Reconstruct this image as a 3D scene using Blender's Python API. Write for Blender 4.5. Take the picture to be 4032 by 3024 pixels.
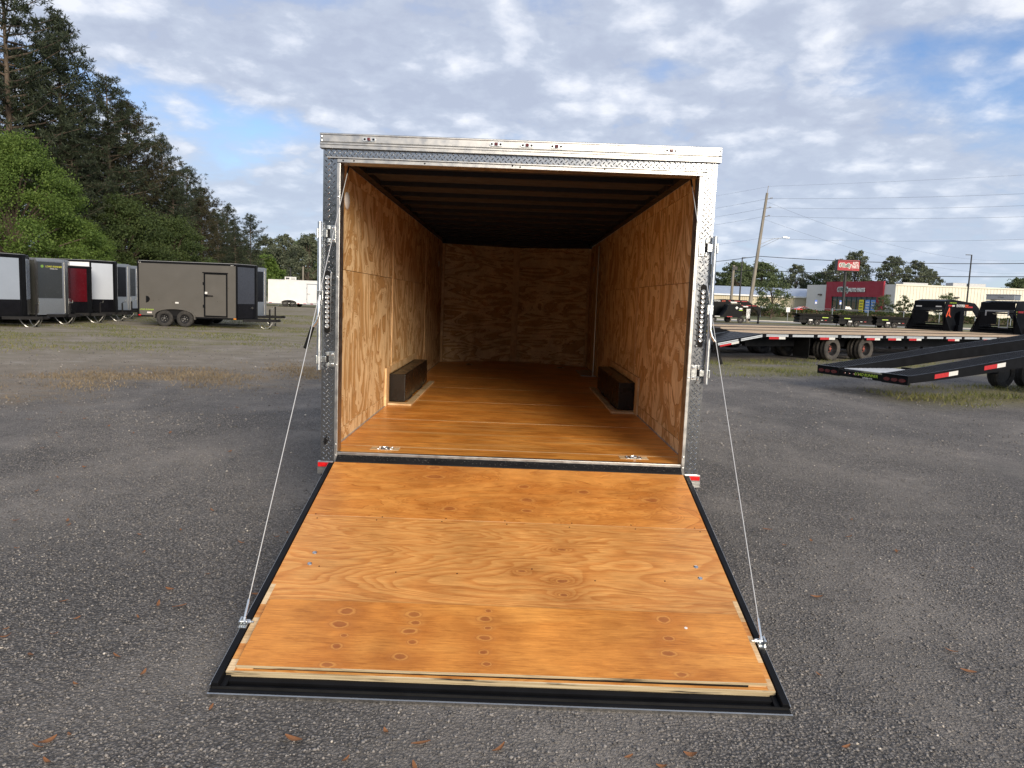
import bpy, math, random
import numpy as np
from mathutils import Vector, Matrix
for o in list(bpy.data.objects): bpy.data.objects.remove(o, do_unlink=True)
scene = bpy.context.scene
C = scene.collection
R = math.radians

# ------------------------------------------------------------------ camera
cam = bpy.data.cameras.new('camera'); cam_o = bpy.data.objects.new('camera', cam); C.objects.link(cam_o)
scene.camera = cam_o
cam.sensor_width = 36.0; cam.lens = 36.0 * 2948 / 4032
cam.clip_start = 0.05; cam.clip_end = 3000
PITCH, ROLL = 0.1119, 0.0377
cam_o.location = (0, -5.0, 1.675)
fwd = Vector((0, math.cos(PITCH), -math.sin(PITCH)))
up0 = Vector((0, math.sin(PITCH), math.cos(PITCH))); rt0 = Vector((1, 0, 0))
upv = up0 * math.cos(ROLL) - rt0 * math.sin(ROLL); rtv = rt0 * math.cos(ROLL) + up0 * math.sin(ROLL)
cam_o.rotation_euler = Matrix((rtv, upv, -fwd)).transposed().to_euler()

# ------------------------------------------------------------------ sky, sun, exposure
SUN_AZ, SUN_EL = 24.0, 20.0          # degrees right of straight behind the camera, and above the horizon
to_sun = Vector((math.sin(R(SUN_AZ)) * math.cos(R(SUN_EL)), -math.cos(R(SUN_AZ)) * math.cos(R(SUN_EL)), math.sin(R(SUN_EL))))
world = bpy.data.worlds.new('World'); scene.world = world; world.use_nodes = True
def N(nt, kind, **kw):
    n = nt.nodes.new(kind)
    for k, v in kw.items():
        if k.startswith('i_'): n.inputs[k[2:].replace('_', ' ')].default_value = v
        else: setattr(n, k, v)
    return n
def link(nt, a, b): nt.links.new(a, b)
def mathn(nt, op, a, b=None, c=None, clamp=False):
    n = nt.nodes.new('ShaderNodeMath'); n.operation = op; n.use_clamp = clamp
    for i, v in enumerate((a, b, c)):
        if v is None: continue
        if isinstance(v, (int, float)): n.inputs[i].default_value = v
        else: nt.links.new(v, n.inputs[i])
    return n.outputs[0]
def vmath(nt, op, a, b=None):
    n = nt.nodes.new('ShaderNodeVectorMath'); n.operation = op
    for i, v in enumerate((a, b)):
        if v is None: continue
        if isinstance(v, (tuple, list)): n.inputs[i].default_value = v
        else: nt.links.new(v, n.inputs[i])
    return n.outputs['Value'] if op in ('LENGTH', 'DOT_PRODUCT', 'DISTANCE') else n.outputs[0]
def ramp(nt, fac, stops, interp='LINEAR'):
    n = nt.nodes.new('ShaderNodeValToRGB'); cr = n.color_ramp; cr.interpolation = interp
    while len(cr.elements) < len(stops): cr.elements.new(0.5)
    for e, (p, c) in zip(cr.elements, stops):
        e.position = p; e.color = (*c, 1) if len(c) == 3 else c
    nt.links.new(fac, n.inputs[0]); return n.outputs[0]
def mixc(nt, fac, a, b, mode='MIX'):
    n = nt.nodes.new('ShaderNodeMix'); n.data_type = 'RGBA'; n.blend_type = mode
    for s, v in ((n.inputs[0], fac), (n.inputs[6], a), (n.inputs[7], b)):
        if isinstance(v, (int, float)): s.default_value = v
        elif isinstance(v, (tuple, list)): s.default_value = (*v, 1) if len(v) == 3 else v
        else: nt.links.new(v, s)
    return n.outputs[2]
def noise(nt, vec, scale, detail=3, rough=0.5, dist=0.0, out='Fac'):
    n = nt.nodes.new('ShaderNodeTexNoise'); n.inputs['Scale'].default_value = scale
    n.inputs['Detail'].default_value = detail; n.inputs['Roughness'].default_value = rough; n.inputs['Distortion'].default_value = dist
    nt.links.new(vec, n.inputs['Vector']); return n.outputs[out]
def remap(nt, v, a, b, c=0.0, d=1.0):
    n = nt.nodes.new('ShaderNodeMapRange'); n.clamp = True
    nt.links.new(v, n.inputs[0])
    for i, q in enumerate((a, b, c, d)): n.inputs[i + 1].default_value = q
    return n.outputs[0]

wt = world.node_tree
for n in list(wt.nodes): wt.nodes.remove(n)
wo = wt.nodes.new('ShaderNodeOutputWorld'); wb = wt.nodes.new('ShaderNodeBackground')
wb.inputs['Strength'].default_value = 0.07
sky = wt.nodes.new('ShaderNodeTexSky'); sky.sky_type = 'NISHITA'; sky.sun_disc = False
sky.sun_elevation = R(SUN_EL); sky.sun_rotation = R(180 - SUN_AZ)
sky.air_density = 1.0; sky.dust_density = 0.6; sky.ozone_density = 1.6
tc = wt.nodes.new('ShaderNodeTexCoord'); dirv = tc.outputs['Generated']
sep = wt.nodes.new('ShaderNodeSeparateXYZ'); link(wt, dirv, sep.inputs[0])
dz = mathn(wt, 'MAXIMUM', sep.outputs['Z'], 0.0)
den = mathn(wt, 'ADD', dz, 0.26)
cmb = wt.nodes.new('ShaderNodeCombineXYZ')
link(wt, mathn(wt, 'DIVIDE', sep.outputs['X'], den), cmb.inputs[0]); link(wt, mathn(wt, 'DIVIDE', sep.outputs['Y'], den), cmb.inputs[1])
pl = cmb.outputs[0]
OFF = (-2.2, 4.1, 0.0)
wrp = vmath(wt, 'ADD', pl, vmath(wt, 'MULTIPLY', vmath(wt, 'SUBTRACT', noise(wt, pl, 5.0, 4, 0.55, out='Color'), (0.5, 0.5, 0.5)), (0.14, 0.14, 0.0)))
big = noise(wt, vmath(wt, 'ADD', pl, OFF), 1.25, 4, 0.5, 0.3)      # the sheet with its gaps
vor = wt.nodes.new('ShaderNodeTexVoronoi'); vor.feature = 'SMOOTH_F1'; vor.inputs['Scale'].default_value = 8.5; vor.inputs['Smoothness'].default_value = 0.7
link(wt, wrp, vor.inputs['Vector'])
cel = remap(wt, vor.outputs['Distance'], 0.05, 0.62, 1.0, 0.0)      # the puffs in the sheet
puf = mathn(wt, 'ADD', mathn(wt, 'MULTIPLY', noise(wt, vmath(wt, 'ADD', wrp, (1.7, 5.2, 2.0)), 6.6, 6, 0.52, 0.1), 0.72), mathn(wt, 'MULTIPLY', cel, 0.26))
fin = noise(wt, vmath(wt, 'ADD', pl, (9.0, 2.2, 4.0)), 24.0, 4, 0.6, 0.1)
cov = mathn(wt, 'ADD', mathn(wt, 'ADD', mathn(wt, 'MULTIPLY', big, 1.5), mathn(wt, 'MULTIPLY', puf, 0.55)), mathn(wt, 'MULTIPLY', fin, 0.14))
mask = remap(wt, cov, 0.70, 1.00)
lum = mathn(wt, 'ADD', mathn(wt, 'MULTIPLY', puf, 0.80), mathn(wt, 'MULTIPLY', fin, 0.22))
ccol = ramp(wt, remap(wt, lum, 0.36, 0.64), [(0.0, (4.2, 4.65, 5.75)), (0.35, (4.75, 5.25, 6.3)), (0.65, (6.1, 6.5, 7.4)), (1.0, (7.8, 8.0, 8.5))])
blue = mixc(wt, 1.0, sky.outputs[0], (0.98, 1.12, 1.40), 'MULTIPLY')
hz = remap(wt, sep.outputs['Z'], 0.0, 0.22, 1.0, 0.0)
body = mixc(wt, mathn(wt, 'MULTIPLY', mask, 0.94), blue, ccol)
final = mixc(wt, mathn(wt, 'MULTIPLY', hz, 0.75), body, (4.7, 5.6, 7.0))
link(wt, final, wb.inputs['Color']); link(wt, wb.outputs[0], wo.inputs['Surface'])

sun = bpy.data.lights.new('sun', 'SUN'); sun.energy = 2.5; sun.angle = R(27); sun.color = (1.0, 0.87, 0.70)
sun_o = bpy.data.objects.new('sun', sun); C.objects.link(sun_o); sun_o.location = (20, -40, 30)
sun_o.rotation_euler = (-to_sun).to_track_quat('-Z', 'Y').to_euler()

scene.view_settings.view_transform = 'Standard'; scene.view_settings.look = 'None'
scene.view_settings.exposure = 0.82; scene.view_settings.gamma = 1.0; scene.view_settings.use_curve_mapping = False
scene.render.engine = 'CYCLES'
scene.cycles.max_bounces = 7; scene.cycles.diffuse_bounces = 4; scene.cycles.glossy_bounces = 3
scene.cycles.transmission_bounces = 4; scene.cycles.transparent_max_bounces = 4

ORD = ['first', 'second', 'third', 'fourth', 'fifth', 'sixth', 'seventh', 'eighth', 'ninth', 'tenth', 'eleventh', 'twelfth', 'thirteenth', 'fourteenth', 'fifteenth']
rng = random.Random(7); nrg = np.random.default_rng(11)

# ------------------------------------------------------------------ mesh helpers
class MB:
    def __init__(s): s.v = []; s.f = []
    def add(s, vs, fs):
        b = len(s.v); s.v += [tuple(p) for p in vs]; s.f += [tuple(i + b for i in q) for q in fs]; return s
    def hexa(s, p):   # 8 points: bottom ring 0-3, top ring 4-7
        return s.add(p, [(3, 2, 1, 0), (4, 5, 6, 7), (0, 1, 5, 4), (1, 2, 6, 5), (2, 3, 7, 6), (3, 0, 4, 7)])
    def box(s, x0, x1, y0, y1, z0, z1):
        return s.hexa([(x0, y0, z0), (x1, y0, z0), (x1, y1, z0), (x0, y1, z0), (x0, y0, z1), (x1, y0, z1), (x1, y1, z1), (x0, y1, z1)])
    def prism(s, poly, axis, a, b):   # poly of 2D points; extruded along axis from a to b
        def mk(p, t):
            return (t, p[0], p[1]) if axis == 'x' else (p[0], t, p[1]) if axis == 'y' else (p[0], p[1], t)
        n = len(poly); vs = [mk(p, a) for p in poly] + [mk(p, b) for p in poly]
        return s.add(vs, [tuple(range(n))[::-1], tuple(range(n, 2 * n))] + [(i, (i + 1) % n, n + (i + 1) % n, n + i) for i in range(n)])
    def bar(s, p0, p1, w, h, upv=(0, 0, 1)):   # rectangular bar between two points
        p0, p1 = Vector(p0), Vector(p1); d = (p1 - p0).normalized(); u = Vector(upv)
        sd = d.cross(u)
        if sd.length < 1e-4: sd = d.cross(Vector((1, 0, 0)))
        sd.normalize(); u = sd.cross(d).normalized()
        c = [(-1, -1), (1, -1), (1, 1), (-1, 1)]
        return s.hexa([p0 + sd * w / 2 * a + u * h / 2 * b for a, b in c] + [p1 + sd * w / 2 * a + u * h / 2 * b for a, b in c])
    def tube(s, pts, r, n=8, caps=True):
        pts = [Vector(p) for p in pts]; rs = r if isinstance(r, (list, tuple)) else [r] * len(pts)
        vs = []; ref = None
        for i, p in enumerate(pts):
            d = (pts[min(i + 1, len(pts) - 1)] - pts[max(i - 1, 0)]).normalized()
            if ref is None: ref = d.orthogonal().normalized()
            ref = (ref - d * ref.dot(d)).normalized(); q = d.cross(ref)
            vs += [p + (ref * math.cos(k * 2 * math.pi / n) + q * math.sin(k * 2 * math.pi / n)) * rs[i] for k in range(n)]
        fs = [(i * n + k, i * n + (k + 1) % n, (i + 1) * n + (k + 1) % n, (i + 1) * n + k) for i in range(len(pts) - 1) for k in range(n)]
        if caps: fs += [tuple(range(n))[::-1], tuple(range((len(pts) - 1) * n, len(pts) * n))]
        return s.add(vs, fs)
    def lathe(s, prof, c, axis='y', n=24):   # prof: (radius, offset along axis)
        c = Vector(c); ax = {'x': Vector((1, 0, 0)), 'y': Vector((0, 1, 0)), 'z': Vector((0, 0, 1))}[axis] if isinstance(axis, str) else Vector(axis).normalized()
        a = ax.orthogonal().normalized(); b = ax.cross(a); m = len(prof)
        vs = [c + ax * o + (a * math.cos(k * 2 * math.pi / n) + b * math.sin(k * 2 * math.pi / n)) * r for r, o in prof for k in range(n)]
        fs = [(i * n + k, i * n + (k + 1) % n, (i + 1) * n + (k + 1) % n, (i + 1) * n + k) for i in range(m - 1) for k in range(n)]
        fs += [tuple(range(n))[::-1], tuple(range((m - 1) * n, m * n))]
        return s.add(vs, fs)
    def build(s, name, mat, parent=None, bevel=0, smooth=False, kind=None):
        me = bpy.data.meshes.new(name); me.from_pydata(s.v, [], s.f); me.update()
        return mobj(name, me, mat, parent, bevel, smooth, kind)
def mobj(name, me, mat, parent=None, bevel=0, smooth=False, kind=None):
    if mat is not None and not me.materials: me.materials.append(M(mat))
    o = bpy.data.objects.new(name, me); C.objects.link(o)
    if parent is not None: o.parent = parent
    if smooth:
        for p in me.polygons: p.use_smooth = True
        if smooth != 'all':
            me.set_sharp_from_angle(angle=R(40))
    if bevel:
        b = o.modifiers.new('bevel', 'BEVEL'); b.width = bevel; b.segments = 2; b.limit_method = 'ANGLE'; b.angle_limit = R(35)
    if kind: o['kind'] = kind
    return o
def tag(o, label, cat, group=None):
    o['label'] = label; o['category'] = cat
    if group: o['group'] = group
    return o
def thing(name, label, cat, loc=(0, 0, 0), rz=0, group=None):
    o = bpy.data.objects.new(name, None); C.objects.link(o); o.location = loc; o.rotation_euler = (0, 0, rz); o.empty_display_size = 0.3
    return tag(o, label, cat, group)
def copy_tree(o, parent=None):
    c = o.copy(); C.objects.link(c); c.parent = parent
    for ch in list(o.children): copy_tree(ch, c)
    return c
def text(name, body, size, mat, parent, mtx, extrude=0.004, offset=0.0, align='CENTER', shear=0.0, sx=1.0, space=1.0, width=None):
    cu = bpy.data.curves.new(name, 'FONT'); cu.body = body; cu.size = size; cu.extrude = extrude; cu.offset = offset
    cu.align_x = align; cu.align_y = 'CENTER'; cu.shear = shear; cu.space_character = space; cu.resolution_u = 3
    t = bpy.data.objects.new(name, cu); C.objects.link(t)
    bpy.context.view_layer.update()
    me = bpy.data.meshes.new_from_object(t); bpy.data.objects.remove(t, do_unlink=True); bpy.data.curves.remove(cu)
    if width:
        xs_ = [q.co.x for q in me.vertices]; sx = width / (max(xs_) - min(xs_))
    me.name = name; me.transform(mtx @ Matrix.Diagonal((sx, 1, 1, 1)))
    me.materials.clear()
    return mobj(name, me, mat, parent)
def frame_mtx(o, x, z):   # text frame: x to the right of the letters, z up the letters
    x = Vector(x).normalized(); y = Vector(z).normalized(); n = x.cross(y).normalized(); y = n.cross(x)
    m = Matrix((x, y, n)).transposed().to_4x4(); m.translation = Vector(o); return m

# ------------------------------------------------------------------ materials
MATS = {}
def M(name): return MATS[name]
def newmat(name):
    m = bpy.data.materials.new(name); m.use_nodes = True; MATS[name] = m
    nt = m.node_tree; return m, nt, nt.nodes['Principled BSDF']
def objco(nt, kind='Object'):
    return nt.nodes.new('ShaderNodeTexCoord').outputs[kind]
def mapping(nt, vec, scale=(1, 1, 1), loc=(0, 0, 0), rot=(0, 0, 0)):
    n = nt.nodes.new('ShaderNodeMapping'); n.inputs['Scale'].default_value = scale; n.inputs['Location'].default_value = loc
    n.inputs['Rotation'].default_value = rot; nt.links.new(vec, n.inputs[0]); return n.outputs[0]
def bump(nt, bs, h, strength, dist):
    b = nt.nodes.new('ShaderNodeBump'); b.inputs['Strength'].default_value = strength; b.inputs['Distance'].default_value = dist
    nt.links.new(h, b.inputs['Height']); nt.links.new(b.outputs[0], bs.inputs['Normal'])
def plain(name, col, rough=0.5, metal=0.0, var=0.12, scale=6.0, spec=0.5, dirt=0.0, bmp=0.0, bscale=60, emit=0.0, coat=0.0):
    m, nt, bs = newmat(name); co = objco(nt)
    n = noise(nt, co, scale, 5, 0.6)
    dk = tuple(c * (1 - var) for c in col); lt = tuple(min(1, c * (1 + var)) for c in col)
    c = ramp(nt, n, [(0.3, dk), (0.7, lt)])
    if dirt > 0:
        d = remap(nt, noise(nt, co, scale * 0.4, 6, 0.7), 0.45, 0.75, 0.0, dirt)
        c = mixc(nt, d, c, (0.16, 0.14, 0.12))
    link(nt, c, bs.inputs['Base Color']); bs.inputs['Metallic'].default_value = metal; bs.inputs['Specular IOR Level'].default_value = spec
    link(nt, remap(nt, noise(nt, co, scale * 2.3, 4), 0.3, 0.7, max(0.02, rough * 0.8), min(1, rough * 1.2)), bs.inputs['Roughness'])
    if bmp: bump(nt, bs, noise(nt, co, bscale, 4, 0.6), bmp, 0.004)
    if coat: bs.inputs['Coat Weight'].default_value = coat; bs.inputs['Coat Roughness'].default_value = 0.08
    if emit: bs.inputs['Emission Color'].default_value = (*col, 1); bs.inputs['Emission Strength'].default_value = emit
    return m
plain('aluminium', (0.52, 0.52, 0.51), 0.38, 1.0, 0.05, 9, dirt=0.10, bmp=0.05, bscale=30)
plain('tread_plate', (0.44, 0.45, 0.46), 0.20, 1.0, 0.06, 14, bmp=0.04, bscale=40)
plain('galvanised', (0.66, 0.69, 0.70), 0.36, 1.0, 0.10, 22, dirt=0.10)
plain('zinc', (0.80, 0.82, 0.80), 0.25, 1.0, 0.08, 25)
plain('black_paint', (0.007, 0.0075, 0.009), 0.42, 0.0, 0.3, 5, dirt=0.0, spec=0.09)
plain('black_steel', (0.010, 0.010, 0.011), 0.55, 0.0, 0.35, 7, dirt=0.02, spec=0.15, bmp=0.12, bscale=70)
plain('black_rubber', (0.010, 0.010, 0.010), 0.7, 0.0, 0.3, 9, dirt=0.01, spec=0.12)
plain('gloss_black', (0.006, 0.006, 0.008), 0.14, 0.0, 0.2, 3, spec=0.35)
plain('tyre_rubber', (0.022, 0.021, 0.020), 0.8, 0.0, 0.25, 12, dirt=0.28, bmp=0.2, bscale=50)
plain('worn_tyre', (0.040, 0.037, 0.034), 0.85, 0.0, 0.3, 7, dirt=0.5, bmp=0.2, bscale=40)
plain('rim_black', (0.02, 0.02, 0.022), 0.4, 0.2, 0.3, 12, dirt=0.15)
plain('rim_lug', (0.30, 0.29, 0.27), 0.4, 0.8, 0.2, 30)
plain('hub_red', (0.28, 0.07, 0.05), 0.6, 0.0, 0.3, 30)
plain('white_paint', (0.78, 0.79, 0.80), 0.35, 0.0, 0.04, 2, dirt=0.06)
plain('panel_white', (0.52, 0.56, 0.62), 0.22, 0.0, 0.03, 2, coat=0.3)
plain('panel_pale', (0.29, 0.33, 0.39), 0.22, 0.0, 0.03, 2, coat=0.3)
plain('panel_grey', (0.030, 0.034, 0.036), 0.25, 0.0, 0.08, 2, coat=0.25)
plain('panel_charcoal', (0.036, 0.040, 0.052), 0.28, 0.0, 0.06, 2, coat=0.2)
plain('panel_red', (0.080, 0.003, 0.007), 0.25, 0.0, 0.08, 2, coat=0.3)
plain('side_taupe', (0.100, 0.094, 0.084), 0.34, 0.0, 0.06, 1.3, dirt=0.10)
plain('side_grey', (0.050, 0.051, 0.045), 0.4, 0.0, 0.08, 2, dirt=0.08)
plain('stone_guard', (0.52, 0.52, 0.50), 0.35, 1.0, 0.10, 30, bmp=0.25, bscale=90)
plain('chain_steel', (0.50, 0.50, 0.48), 0.4, 0.9, 0.15, 40)
plain('red_lens', (0.60, 0.010, 0.012), 0.35, 0.0, 0.25, 60, spec=0.3)
plain('dark_red_lens', (0.10, 0.012, 0.014), 0.2, 0.0, 0.2, 30, coat=0.5)
plain('amber_lens', (0.75, 0.26, 0.03), 0.25, 0.0, 0.1, 30)
plain('tape_red', (0.42, 0.022, 0.025), 0.4, 0.0, 0.15, 20)
plain('tape_white', (0.62, 0.62, 0.60), 0.4, 0.0, 0.06, 20)
plain('decal_yellow', (0.62, 0.60, 0.06), 0.4, 0.0, 0.1, 20)
plain('decal_lime', (0.42, 0.60, 0.06), 0.4, 0.0, 0.1, 20)
plain('decal_green', (0.16, 0.30, 0.05), 0.4, 0.0, 0.1, 20)
plain('decal_white', (0.72, 0.72, 0.70), 0.45, 0.0, 0.05, 20)
plain('decal_orange', (0.70, 0.10, 0.04), 0.4, 0.0, 0.05, 20)
plain('decal_grey', (0.30, 0.30, 0.31), 0.4, 0.0, 0.05, 20)
plain('wheel_box', (0.014, 0.011, 0.009), 0.30, 0.0, 0.25, 5, dirt=0.02, spec=0.35)
plain('bow_steel', (0.007, 0.009, 0.016), 0.6, 0.0, 0.2, 5)
plain('ceiling_liner', (0.040, 0.041, 0.052), 0.75, 0.0, 0.10, 3)
plain('clear_lens', (0.55, 0.56, 0.56), 0.15, 0.6, 0.15, 200, coat=0.5)
plain('cable_white', (0.55, 0.56, 0.56), 0.4, 0.3, 0.05, 20)
plain('plastic_white', (0.62, 0.60, 0.58), 0.4, 0.0, 0.04, 10)
plain('screw_head', (0.62, 0.63, 0.64), 0.3, 1.0, 0.1, 40)
plain('store_cream', (0.74, 0.71, 0.60), 0.75, 0.0, 0.05, 0.5)
plain('store_wall_shaded', (0.62, 0.61, 0.58), 0.75, 0.0, 0.05, 0.5)  # white front wall with its shade put into the colour
plain('store_red', (0.29, 0.015, 0.032), 0.6, 0.0, 0.06, 0.6)
plain('sign_red', (0.36, 0.008, 0.024), 0.55, 0.0, 0.05, 1.5)
plain('sign_green', (0.012, 0.085, 0.055), 0.4, 0.0, 0.08, 4)
plain('store_green', (0.02, 0.075, 0.06), 0.45, 0.0, 0.12, 2)
plain('shop_glass', (0.014, 0.022, 0.024), 0.06, 0.0, 0.4, 0.7, spec=0.7)
plain('roof_metal', (0.36, 0.42, 0.52), 0.45, 0.2, 0.08, 0.4)
plain('shed_beige', (0.56, 0.50, 0.37), 0.7, 0.0, 0.06, 0.4)
plain('poster_yellow', (0.78, 0.66, 0.03), 0.5, 0.0, 0.05, 3)
plain('poster_blue', (0.14, 0.30, 0.68), 0.5, 0.0, 0.4, 2.2)
plain('sign_blue', (0.06, 0.15, 0.55), 0.5, 0.0, 0.1, 4)
plain('rail_silver', (0.50, 0.54, 0.58), 0.4, 0.0, 0.08, 6)
plain('grey_metal', (0.34, 0.35, 0.36), 0.5, 0.4, 0.1, 3)
plain('post_dark', (0.020, 0.020, 0.022), 0.5, 0.0, 0.2, 2)
plain('car_white', (0.72, 0.73, 0.74), 0.25, 0.0, 0.03, 1, coat=0.6)
plain('car_red', (0.55, 0.015, 0.018), 0.2, 0.0, 0.06, 1, coat=0.8)
plain('car_black', (0.018, 0.018, 0.02), 0.25, 0.0, 0.2, 1, coat=0.6)
plain('wire_black', (0.015, 0.016, 0.018), 0.6, 0.0, 0.1, 1)
plain('wire_grey', (0.10, 0.11, 0.13), 0.5, 0.3, 0.1, 1)
plain('road_asphalt', (0.20, 0.20, 0.195), 0.9, 0.0, 0.12, 0.6, bmp=0.2, bscale=12)
plain('concrete', (0.46, 0.44, 0.41), 0.9, 0.0, 0.10, 1.2, bmp=0.2, bscale=30)

def wood_mat(name, light, mid, dark, scale, rings, fibre_axis, rough=0.55, knots=None, line=0.5, blotch=0.18, dist=0.5, sheen=0.3, perobj=True, streak=None, style='soft', mott=(6, 14, 10), kstr=0.95):
    """rotary-cut pine veneer: contour lines of a stretched noise field, fibres along one axis"""
    m, nt, bs = newmat(name); co0 = objco(nt); co = co0
    if perobj:
        oi = nt.nodes.new('ShaderNodeObjectInfo')
        cb = nt.nodes.new('ShaderNodeCombineXYZ')
        for i, k in enumerate((17.0, 29.0, 41.0)): link(nt, mathn(nt, 'MULTIPLY', oi.outputs['Random'], k), cb.inputs[i])
        co = vmath(nt, 'ADD', co0, cb.outputs[0])
    kd = None
    if knots:
        for kx, ky, ka, kb in knots:
            d = vmath(nt, 'LENGTH', vmath(nt, 'MULTIPLY', vmath(nt, 'SUBTRACT', co0, (kx, ky, 0)), (1 / ka, 1 / kb, 0)))
            kd = d if kd is None else mathn(nt, 'SMOOTH_MIN', kd, d, 0.35)
        wob = noise(nt, co0, 22, 4, 0.6)
        kd = mathn(nt, 'ADD', kd, mathn(nt, 'MULTIPLY', mathn(nt, 'SUBTRACT', wob, 0.5), 1.5))
    f = noise(nt, mapping(nt, co, scale), 1.0, 3.5, 0.48, dist)
    if kd is not None:
        f = mathn(nt, 'ADD', f, mathn(nt, 'MULTIPLY', mathn(nt, 'POWER', 2.718, mathn(nt, 'MULTIPLY', kd, -0.55)), 0.16))
    fr = mathn(nt, 'FRACT', mathn(nt, 'MULTIPLY', f, rings))
    md = tuple(a * (1 - line) + b * line for a, b in zip(mid, dark))
    if style == 'contour':
        c = ramp(nt, fr, [(0.0, light), (0.40, light), (0.43, md), (0.46, light), (0.53, light), (0.56, md), (0.60, mid), (0.63, light), (0.66, md), (0.72, mid), (0.93, mid), (0.97, dark), (1.0, light)])
    else:
        c = ramp(nt, fr, [(0.0, light), (0.30, light), (0.62, mid), (0.80, md), (0.92, md), (1.0, light)])
    mo = noise(nt, mapping(nt, co, mott), 1.0, 6, 0.72, 0.6)
    c = mixc(nt, 1.0, c, ramp(nt, mo, [(0.28, (0.80, 0.72, 0.60)), (0.5, (1.05, 1.04, 1.02)), (0.72, (1.24, 1.27, 1.28))]), 'MULTIPLY')
    fs = [150.0, 150.0, 150.0]; fs[fibre_axis] = 7.0
    fib = noise(nt, mapping(nt, co, fs), 1.0, 4, 0.65)
    c = mixc(nt, 1.0, c, ramp(nt, fib, [(0.28, (0.72, 0.66, 0.58)), (0.5, (1, 1, 1)), (0.75, (1.18, 1.20, 1.22))]), 'MULTIPLY')
    bl = noise(nt, co, 2.3, 4, 0.6)
    c = mixc(nt, 1.0, c, ramp(nt, bl, [(0.25, (1 - blotch,) * 3), (0.75, (1 + blotch * 0.6,) * 3)]), 'MULTIPLY')
    if streak:
        ss = [9.0, 9.0, 9.0]; ss[fibre_axis] = 0.55
        st = remap(nt, noise(nt, mapping(nt, co, ss), 1.0, 4, 0.6), 0.56, 0.70, 0.0, 0.75)
        c = mixc(nt, st, c, streak)
    if kd is not None:
        kc = ramp(nt, mathn(nt, 'DIVIDE', kd, 3.0), [(0.0, (0.20, 0.055, 0.018)), (0.24, (0.23, 0.065, 0.022)), (0.30, (0.30, 0.095, 0.026)), (0.37, (0.62, 0.31, 0.085)), (0.46, (0.58, 0.26, 0.06)), (0.51, (0.34, 0.12, 0.03)), (0.58, (0.47, 0.185, 0.042)), (1.0, (0.56, 0.23, 0.05))])
        hs = mathn(nt, 'MULTIPLY', remap(nt, mathn(nt, 'ADD', kd, mathn(nt, 'MULTIPLY', mathn(nt, 'SUBTRACT', noise(nt, co0, 9, 4, 0.65), 0.5), 7.0)), 1.2, 8.0, 1.0, 0.0), 0.55)
        c = mixc(nt, hs, c, mixc(nt, 1.0, c, (0.66, 0.50, 0.36), 'MULTIPLY'))
        c = mixc(nt, remap(nt, kd, 1.1, 2.6, kstr, 0.0), c, kc)
    link(nt, c, bs.inputs['Base Color'])
    link(nt, remap(nt, fib, 0.3, 0.7, rough * 0.85, min(1, rough * 1.2)), bs.inputs['Roughness'])
    bs.inputs['Specular IOR Level'].default_value = sheen
    bump(nt, bs, fib, 0.12, 0.002)
    return m
WL, WM, WD = (0.80, 0.59, 0.34), (0.56, 0.335, 0.140), (0.37, 0.180, 0.060)
wood_mat('wall_ply', WL, WM, WD, (2.0, 1.75, 1.35), 6.5, 2, 0.6, dist=1.15, blotch=0.08, style='contour', line=0.6, mott=(10, 10, 4))
wood_mat('front_ply', WL, WM, WD, (0.9, 1.5, 4.6), 6.5, 0, 0.6, dist=0.8, style='contour', line=0.5)
wood_mat('batten_wood', (0.68, 0.48, 0.27), (0.62, 0.42, 0.22), (0.54, 0.33, 0.16), (3, 3, 0.8), 4, 2, 0.65)
wood_mat('floor_ply', (0.76, 0.325, 0.064), (0.66, 0.255, 0.044), (0.48, 0.165, 0.026), (0.8, 4.0, 1), 5.5, 0, 0.34, line=0.25, sheen=0.5, streak=(0.72, 0.42, 0.15), blotch=0.3)
RC = ((0.61, 0.255, 0.056), (0.56, 0.215, 0.042), (0.42, 0.142, 0.024))
wood_mat('ramp_upper_ply', *RC, (0.85, 2.6, 1), 5.0, 0, 0.45, line=0.45, sheen=0.35, perobj=False, dist=1.6, blotch=0.26, style='contour', mott=(5, 16, 8), kstr=0.45,
         knots=[(-0.48, -0.16, 0.05, 0.022), (-0.50, -0.03, 0.04, 0.02), (0.10, -0.25, 0.03, 0.02), (0.12, -0.42, 0.035, 0.02), (0.48, -0.29, 0.03, 0.022), (0.12, -0.55, 0.03, 0.015), (0.90, -0.36, 0.04, 0.025), (-0.35, -0.56, 0.035, 0.02)])
wood_mat('ramp_mid_ply', (0.60, 0.285, 0.082), (0.55, 0.235, 0.060), (0.46, 0.172, 0.038), (0.36, 1.9, 1), 36.0, 0, 0.45, line=0.5, sheen=0.35, perobj=False, dist=0.7, blotch=0.24, mott=(4, 22, 8), kstr=0.55,
         knots=[(0.30, -1.245, 0.028, 0.014), (0.31, -0.955, 0.022, 0.010), (0.085, -1.17, 0.02, 0.010), (0.30, -1.36, 0.02, 0.012)])
KN = [(-0.742, 1.576, .030, .020), (-0.754, 1.671, .032, .019), (-0.719, 1.747, .013, .010), (-0.735, 1.818, .019, .015), (-0.744, 1.936, .028, .014), (-0.425, 1.58, .027, .018), (-0.408, 1.641, .020, .013), (-0.425, 1.70, .027, .016), (-0.403, 1.774, .018, .013), (-0.446, 1.87, .026, .017), (-0.071, 1.535, .013, .010), (-0.086, 1.595, .026, .017), (-0.069, 1.658, .015, .010), (-0.08, 1.727, .025, .015), (-0.082, 1.823, .017, .012), (-0.065, 1.895, .017, .012), (0.767, 1.549, .023, .018), (0.766, 1.684, .020, .013), (0.747, 1.787, .026, .016), (0.783, 1.915, .024, .013)]
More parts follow.
